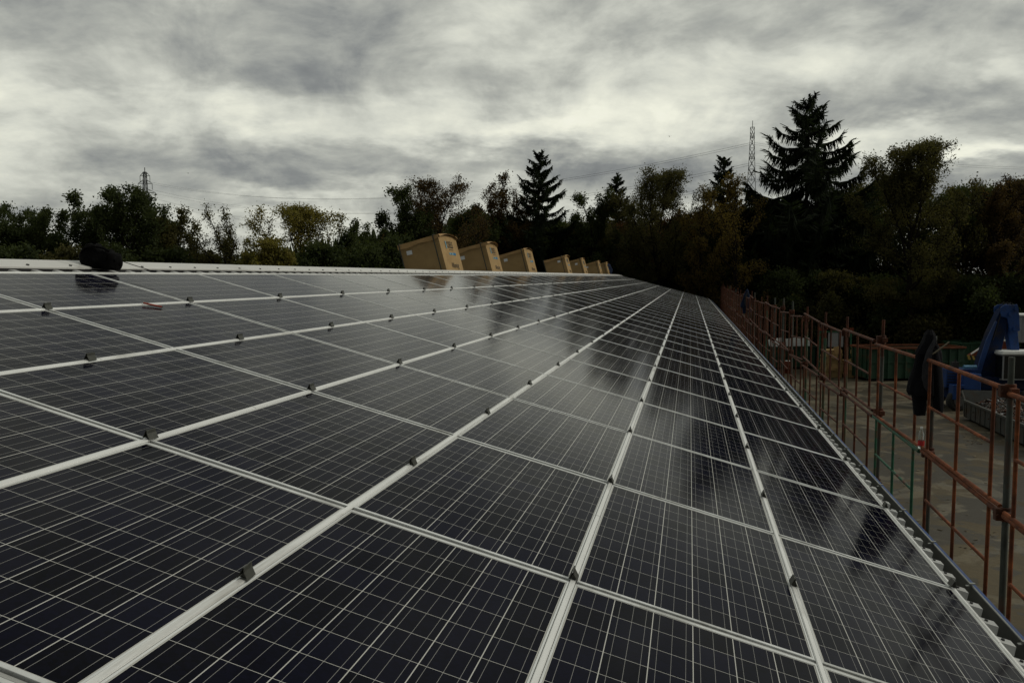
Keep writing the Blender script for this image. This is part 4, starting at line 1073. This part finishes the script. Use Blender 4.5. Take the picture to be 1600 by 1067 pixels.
G1 = 'trees beyond the ridge on the far side'
def decid(px, py, wpx, D, lm, label, seed, leaf=1.0, base=.22, size=.30, group='trees behind the building', name='broadleaf_tree', bark=None, spread=1.0, upright=.6, cat='tree', zg=GROUND, pieces=1.0):
    top = at_dist(px, py, D); H = top.z-zg; Wd = wpx/F_PX*D*(1.08 if group == G1 else 1.12)
    if group == G1: base = base+.14
    T = TB(seed); r = T.r
    tr = T.path((0,0,0),(r.normal(0,.03),r.normal(0,.03),1), H*.74, 10, .035, .02)
    T.branch(tr, np.linspace(.020*H,.005*H,11), 7)
    nl = int(22*pieces)
    EA, EZ, ZC = Wd*.5, H*(1-base)*.5, H*(1+base)*.5; sh = r.random(3)*50
    def keep(P):
        # the crown keeps to a lumpy rounded outline
        q_ = (P-np.array([0,0,ZC]))/np.array([EA,EA,EZ]); rho2 = np.linalg.norm(q_,axis=1)+1e-6; u_ = q_/rho2[:,None]
        rho = (np.hypot(q_[:,0],q_[:,1])**3.4+np.abs(q_[:,2])**3.4)**(1/3.4)+1e-6
        lump = 1+.085*np.sin(u_[:,0]*5.1+sh[0])*np.sin(u_[:,2]*4.3+sh[1])+.065*np.sin(u_[:,1]*7.3+sh[2]+u_[:,2]*6.1)
        lim = .88*lump; out = rho > lim
        new = np.where(out, lim+.16*(1-np.exp(-(rho-lim)/.16)), rho)
        return np.array([0,0,ZC])+q_*(new/rho)[:,None]*np.array([EA,EA,EZ])
    for q in range(nl):
        t = base+(.97-base)*(q+r.random()*.8)/nl; i = min(9,int(t*10)); p = tr[i]+(tr[i+1]-tr[i])*(t*10-i)
        env = max(.18, math.sin(math.pi*min(1,max(0.06,((t*.80+.08)-base*.7)/(1.05-base*.7)))**.8))
        az = q*2.4+r.normal(0,.4); el = .05+1.5*max(0,(t-base)/(1-base))**1.1*(.55+.6*upright)+r.normal(0,.14); el = min(el,1.5)
        # reach as far as the rounded crown's outline along this heading
        ax_, az_ = Wd*.5, H*(1-base)*.5*1.04; zc = H*(1+base)*.5*.97
        d_ = np.array([math.cos(az)*math.cos(el)/ax_, math.sin(az)*math.cos(el)/ax_, math.sin(el)/az_]); o_ = np.array([p[0]/ax_, p[1]/ax_, (p[2]-zc)/az_])
        A_, B_, C_ = d_@d_, d_@o_, o_@o_-1
        disc = B_*B_-A_*C_
        L = ((-B_+math.sqrt(disc))/A_ if disc > 0 else Wd*.12)*r.uniform(.85,1.22)
        L = max(L, Wd*.08)
        P = T.path(p,(math.cos(az)*math.cos(el),math.sin(az)*math.cos(el),math.sin(el)), L, 6, .13, .35)
        r0 = max(.02,.010*H*(1-t*.7)); P = keep(P); T.branch(P, np.linspace(r0,r0*.25,7), 5)
        nb = max(4,int(9*pieces))
        for b_ in range(nb):
            tb = .25+.75*(b_+r.random())/nb; ib = min(5,int(tb*6)); pb = P[ib]+(P[ib+1]-P[ib])*(tb*6-ib)
            d = (P[ib+1]-P[ib]); d /= np.linalg.norm(d)+1e-6; d = d*.7+r.normal(0,.55,3)+np.array([0,0,.25])
            Lb = min(L*.45,Wd*.20)*r.uniform(.6,1.1)*(1.15-.5*tb)
            Q = keep(T.path(pb,d,Lb,4,.16,.25)); T.branch(Q,np.linspace(r0*.38,r0*.12,5),3)
            for w_ in range(5):
                tw = .3+.7*r.random(); iw = min(3,int(tw*4)); pw = Q[iw]+(Q[iw+1]-Q[iw])*(tw*4-iw)
                S = T.path(pw,(Q[iw+1]-Q[iw])/(np.linalg.norm(Q[iw+1]-Q[iw])+1e-6)*.6+r.normal(0,.6,3)+np.array([0,0,.2]),Lb*.55*r.uniform(.6,1.2),3,.2,.2); S = keep(S)
                T.branch(S,np.linspace(r0*.15,r0*.06,4)+.011,3)
                k = int(r.poisson(25*leaf))
                if k: T.leaves(S,k,.19*spread,size*.58)
    wv = np.concatenate(T.wv); wf = np.concatenate(T.wf)
    lc = np.concatenate(T.lc) if T.lc else np.zeros((0,3)); ref = lc if len(lc) > 200 else wv
    sx = 1.0; sz = H/np.percentile(ref[:,2],99.9)
    cx = np.array([np.median(ref[:,0]),np.median(ref[:,1]),0])*0
    sc = np.array([sx,sx,sz]); wv = (wv-cx)*sc; lc = (lc-cx)*sc
    root = empty(name, (top.x,top.y,zg), (0,0,0), label, cat, group)
    quads_mesh('trunk', wv, wf, bark or M_BARKD, root)
    if len(lc):
        V,F = leaf_cards(lc, np.concatenate(T.ls), r); quads_mesh('crown', V, F, lm, root)
    return root

def spruce(px, py, rate, D, label, seed, dens=1.0, maxr=6.0, step=.85, droop=.35, first=.05, name='spruce_tree', group='trees behind the building', hang=1.0, mirror=None):
    """conifer: whorls of boughs that dip and turn up at the tip, hung with sprays; 'rate' is bough length per metre below the top"""
    top = at_dist(px, py, D); H = top.z-GROUND; T = TB(seed); r = T.r; lv = []; lw = []
    tr = np.array([[.12*math.sin(z*.4),.08*math.cos(z*.3),z] for z in np.linspace(0,H,14)]); tr[:,:2] *= np.linspace(1,.2,14)[:,None]
    T.branch(tr, np.linspace(.016*H,.02,14), 7)
    z = H*first+1.0; SV=[]
    while z < H-.25:
        u = H-z; nb = 5 if u > 3 else 4; a0 = r.random()*6.28
        for k in range(nb):
            L = min(maxr, .35+rate*u)*r.uniform(.72,1.10); az = a0+k*2*math.pi/nb+r.normal(0,.22)
            if r.random() < .06: continue
            zz = z+r.normal(0,.22); N = 8
            s = np.linspace(0,1,N); young = max(0,1-u/6)
            dz = (young*.55*s - (1-young)*(droop*np.sin(s*np.pi*.62)) + .42*s**3*(1-young*.6))*L*.75
            P = np.stack([np.cos(az)*L*s, np.sin(az)*L*s, zz+dz],1); P[1:-1] += r.normal(0,.03*L*.3,(N-2,3))
            T.branch(P, np.linspace(.012+.010*L,.010,N), 4)
            n = int((12+18*L)*dens*1.5); tt = r.random(n)**.75*(N-1.001); i = tt.astype(int); fr = (tt-i)[:,None]; c = P[i]*(1-fr)+P[i+1]*fr
            frac = tt/(N-1)
            ln = np.minimum(.95,(.22+.16*L*(1-.45*frac)))*r.uniform(.45,1.25,n)*hang; wd_ = r.uniform(.055,.13,n)*(.8+.05*L)
            along = P[i+1]-P[i]; along /= np.linalg.norm(along,axis=1)[:,None]
            side = np.stack([-along[:,1],along[:,0],0*along[:,0]],1); sgn = r.choice((-1,1),n)[:,None]
            kind = r.random(n)[:,None]
            dn = np.where(kind < .58, np.array([0,0,-1.0])+along*.25+side*sgn*r.uniform(0,.45,(n,1)), side*sgn*.9+along*.8+np.array([0,0,-.25]))
            dn += r.normal(0,.12,(n,3)); dn /= np.linalg.norm(dn,axis=1)[:,None]
            wv = np.cross(dn, r.normal(0,1,(n,3))); wv /= np.linalg.norm(wv,axis=1)[:,None]
            c = c+np.array([0,0,.03]); A = c-wv*wd_[:,None]*.4; B = c+wv*wd_[:,None]*.4; C_ = c+dn*ln[:,None]+wv*wd_[:,None]*.12; D_ = c+dn*ln[:,None]*.8-wv*wd_[:,None]*.5
            SV.append(np.stack([A,B,C_,D_],1).reshape(-1,3))
        z += step*r.uniform(.75,1.2)*(.55+.45*min(1,u/6))
    n = 60; c = np.stack([r.normal(0,.06,n),r.normal(0,.06,n),H-r.random(n)*1.2],1); V,F = leaf_cards(c, r.uniform(.15,.35,n), r); SV.append(V)
    V = np.concatenate(SV); F = np.arange(len(V)).reshape(-1,4)
    root = empty(name, (top.x,top.y,GROUND), (0,0,0), label, 'tree', group)
    quads_mesh('trunk', np.concatenate(T.wv), np.concatenate(T.wf), M_BARKD, root); quads_mesh('crown', V, F, L_NEEDLE, root)
    return root

# -- left row behind the ridge
G1 = 'trees beyond the ridge on the far side'
decid(6,318,72,74,L_DGREEN,'dark leafy tree at the extreme edge of the tree row, far from the boxes',101,1.2,group=G1)
decid(44,327,62,76,L_DGREEN,'small rounded dark tree second from the outer end of the row',102,1.0,group=G1)
decid(80,326,70,72,L_DGREEN,'dark tree with a ragged top just outward of the black bag',103,1.0,group=G1)
decid(128,304,92,70,L_DGREEN,'dense dark tree rising directly above the black bag',104,1.5,group=G1)
decid(186,290,118,68,L_DGREEN,'tallest dark tree near the black bag, covering the foot of the pylon',105,1.35,group=G1,upright=.75)
decid(238,318,92,72,L_DGREEN,'dark bushy tree just beyond the spread-arm pylon',106,1.3,group=G1)
decid(278,326,70,70,L_OLIVE,'olive tree between the pylon and the slender bare tree',107,.9,group=G1)
decid(318,321,76,66,L_OLIVE,'slender sparse tree with see-through crown at the gap in the tree row',108,.42,base=.3,group=G1,upright=.7,size=.24)
decid(464,321,190,68,L_YELLOW,'broad yellow-green tree with a rounded crown standing alone in the gap',109,1.0,base=.30,group=G1,size=.26,upright=.65)
decid(415,372,90,60,L_YELLOW,'low yellow-green bush at the foot of the broad yellow-green tree',110,1.5,base=.05,name='shrub',cat='shrub',group='shrubs under the trees')
decid(553,343,60,84,L_DGREEN,'small thin-topped dark tree between the yellow-green tree and the first box',111,.8,group=G1)
decid(585,352,60,80,L_DGREEN,'low dark tree just outward of the first cardboard box',112,1.2,group=G1)
decid(626,291,92,66,L_DGREEN,'dark green leafy tree directly above the first cardboard box',113,1.5,group=G1)
decid(690,279,156,68,L_BROWN,'twiggy brown autumn tree with thin leaves above the first two boxes',114,.8,base=.18,group=G1,size=.22,upright=.9,pieces=1.25)
decid(796,274,110,81,L_BROWN,'reddish brown tree standing in front of the pointed dark spruce',115,1.1,group=G1,size=.26)
spruce(843,238,.46,80,'pointed dark spruce rising above the third cardboard box',201,2.4,4.3,.55,.12,name='spruce_tree')
decid(925,296,80,78,L_DGREEN,'dark green tree right of the pointed spruce, under the small spruce top',116,1.4)
spruce(964,271,.27,86,'small narrow spruce top between the dark green tree and the domed tree',202,2.4,2.4,.5,.1)
decid(1040,263,172,76,L_OLIVE,'wide domed tree with branches showing sky between the small spruce and the slim pylon',117,1.6,base=.42,size=.24,upright=.55,pieces=1.3)
decid(1100,292,64,74,L_GOLD,'thin golden-leaved tree beside the wide domed tree',118,.5,size=.24)
spruce(1132,246,.36,80,'medium dark spruce just before the slim pylon',203,2.4,3.6,.52,.12)
decid(1160,272,80,72,L_GOLD,'sparse golden tree at the foot of the slim pylon',119,.55,size=.22,upright=.85)
spruce(1265,147,.67,79,'huge black spruce with upswept drooping boughs, tallest tree of all',204,2.5,7.4,.92,.46,hang=1.5)
decid(1436,217,172,70,L_OLIVE,'tall olive tree with an open crown next to the huge spruce',120,1.5,base=.3,size=.26,upright=.8,pieces=1.25)
decid(1545,275,100,76,L_BROWN,'almost bare twiggy tree beyond the tall olive tree',121,.10,base=.4,upright=.8,pieces=1.7)
decid(1594,268,60,72,L_BROWN,'dark tree at the outer end of the wood above the blue boom',122,1.0)
# -- lower trees that close the wood
LOW = [(600,372,100,58,L_DGREEN,'dark bushy tree behind the first cardboard box'),(660,345,110,74,L_BROWN,'brown bushy tree low behind the first box'),(742,326,120,78,L_DGREEN,'dark bushy tree low behind the second box'),
       (800,352,110,79,L_BROWN,'brown bushy tree low behind the third box'),(866,345,110,79,L_DGREEN,'dark green bushy tree behind the gap between the boxes'),(922,342,110,79,L_OLIVE,'dull olive bushy tree behind the small far boxes'),
       (985,345,130,82,L_RED,'dull red-brown bushy tree below the wide domed tree'),(1055,335,130,84,L_RED,'dark reddish bushy tree above the far corner of the roof'),(1110,350,120,80,L_OLIVE,'olive bushy tree above the end of the gutter'),
       (1165,328,120,80,L_BROWN,'brown bushy tree between the slim pylon and the huge spruce'),(1208,318,120,80,L_DGREEN,'dark bushy tree against the inner side of the huge spruce'),(1335,292,130,78,L_DGREEN,'dark bushy tree against the outer side of the huge spruce'),
       (1385,278,140,82,L_OLIVE,'dull olive bushy tree above the long green container'),(1492,296,140,78,L_DGREEN,'dark bushy tree below the tall olive tree'),(1552,288,140,78,L_DGREEN,'dark bushy tree behind the blue boom'),(1615,282,130,78,L_OLIVE,'olive bushy tree at the outer edge behind the machines')]
for i,(px,py,w_,D,lm_,lab) in enumerate(LOW):
    decid(px,py,w_*1.15,D+3,lm_,lab,300+i,2.0,base=.06,size=.40,upright=.7,spread=1.5,group='bushy trees closing the wood')
SHR = [(20,385,90,66,L_DGREEN,'dark shrub at the outer end of the ridge'),(95,388,100,66,L_OLIVE,'olive shrub outward of the black bag'),(170,384,100,66,L_DGREEN,'dark shrub right behind the black bag'),(250,388,100,66,L_DGREEN,'dark shrub under the spread-arm pylon'),
       (325,392,90,70,L_OLIVE,'olive shrub under the slender sparse tree'),(385,395,80,74,L_DGREEN,'low dark shrub in the gap of the tree row'),(500,380,110,62,L_DGREEN,'dark shrub under the yellow-green tree'),(560,385,100,66,L_DGREEN,'dark shrub just outward of the first box'),
       (1010,412,150,82,L_DGREEN,'dark shrub above the far end of the ridge'),(1090,415,140,85,L_RED,'red-brown shrub above the far roof corner'),(1160,410,140,76,L_DGREEN,'dark shrub behind the far scaffold poles'),(1230,420,140,74,L_DGREEN,'dark shrub under the huge spruce, inner side'),
       (1300,425,140,74,L_OLIVE,'olive shrub behind the cardboard bales'),(1370,430,140,74,L_DGREEN,'dark shrub behind the inner end of the long green container'),(1440,425,140,74,L_OLIVE,'olive shrub behind the middle of the long green container'),(1510,430,140,74,L_DGREEN,'dark shrub behind the pale green container'),(1585,425,140,72,L_DGREEN,'dark shrub behind the grey cab')]
for i,(px,py,w_,D,lm_,lab) in enumerate(SHR):
    decid(px,py,w_*1.1,D,lm_,lab,400+i,2.2,base=.03,size=.38,upright=.6,spread=1.6,name='shrub',cat='shrub',group='shrubs under the trees')
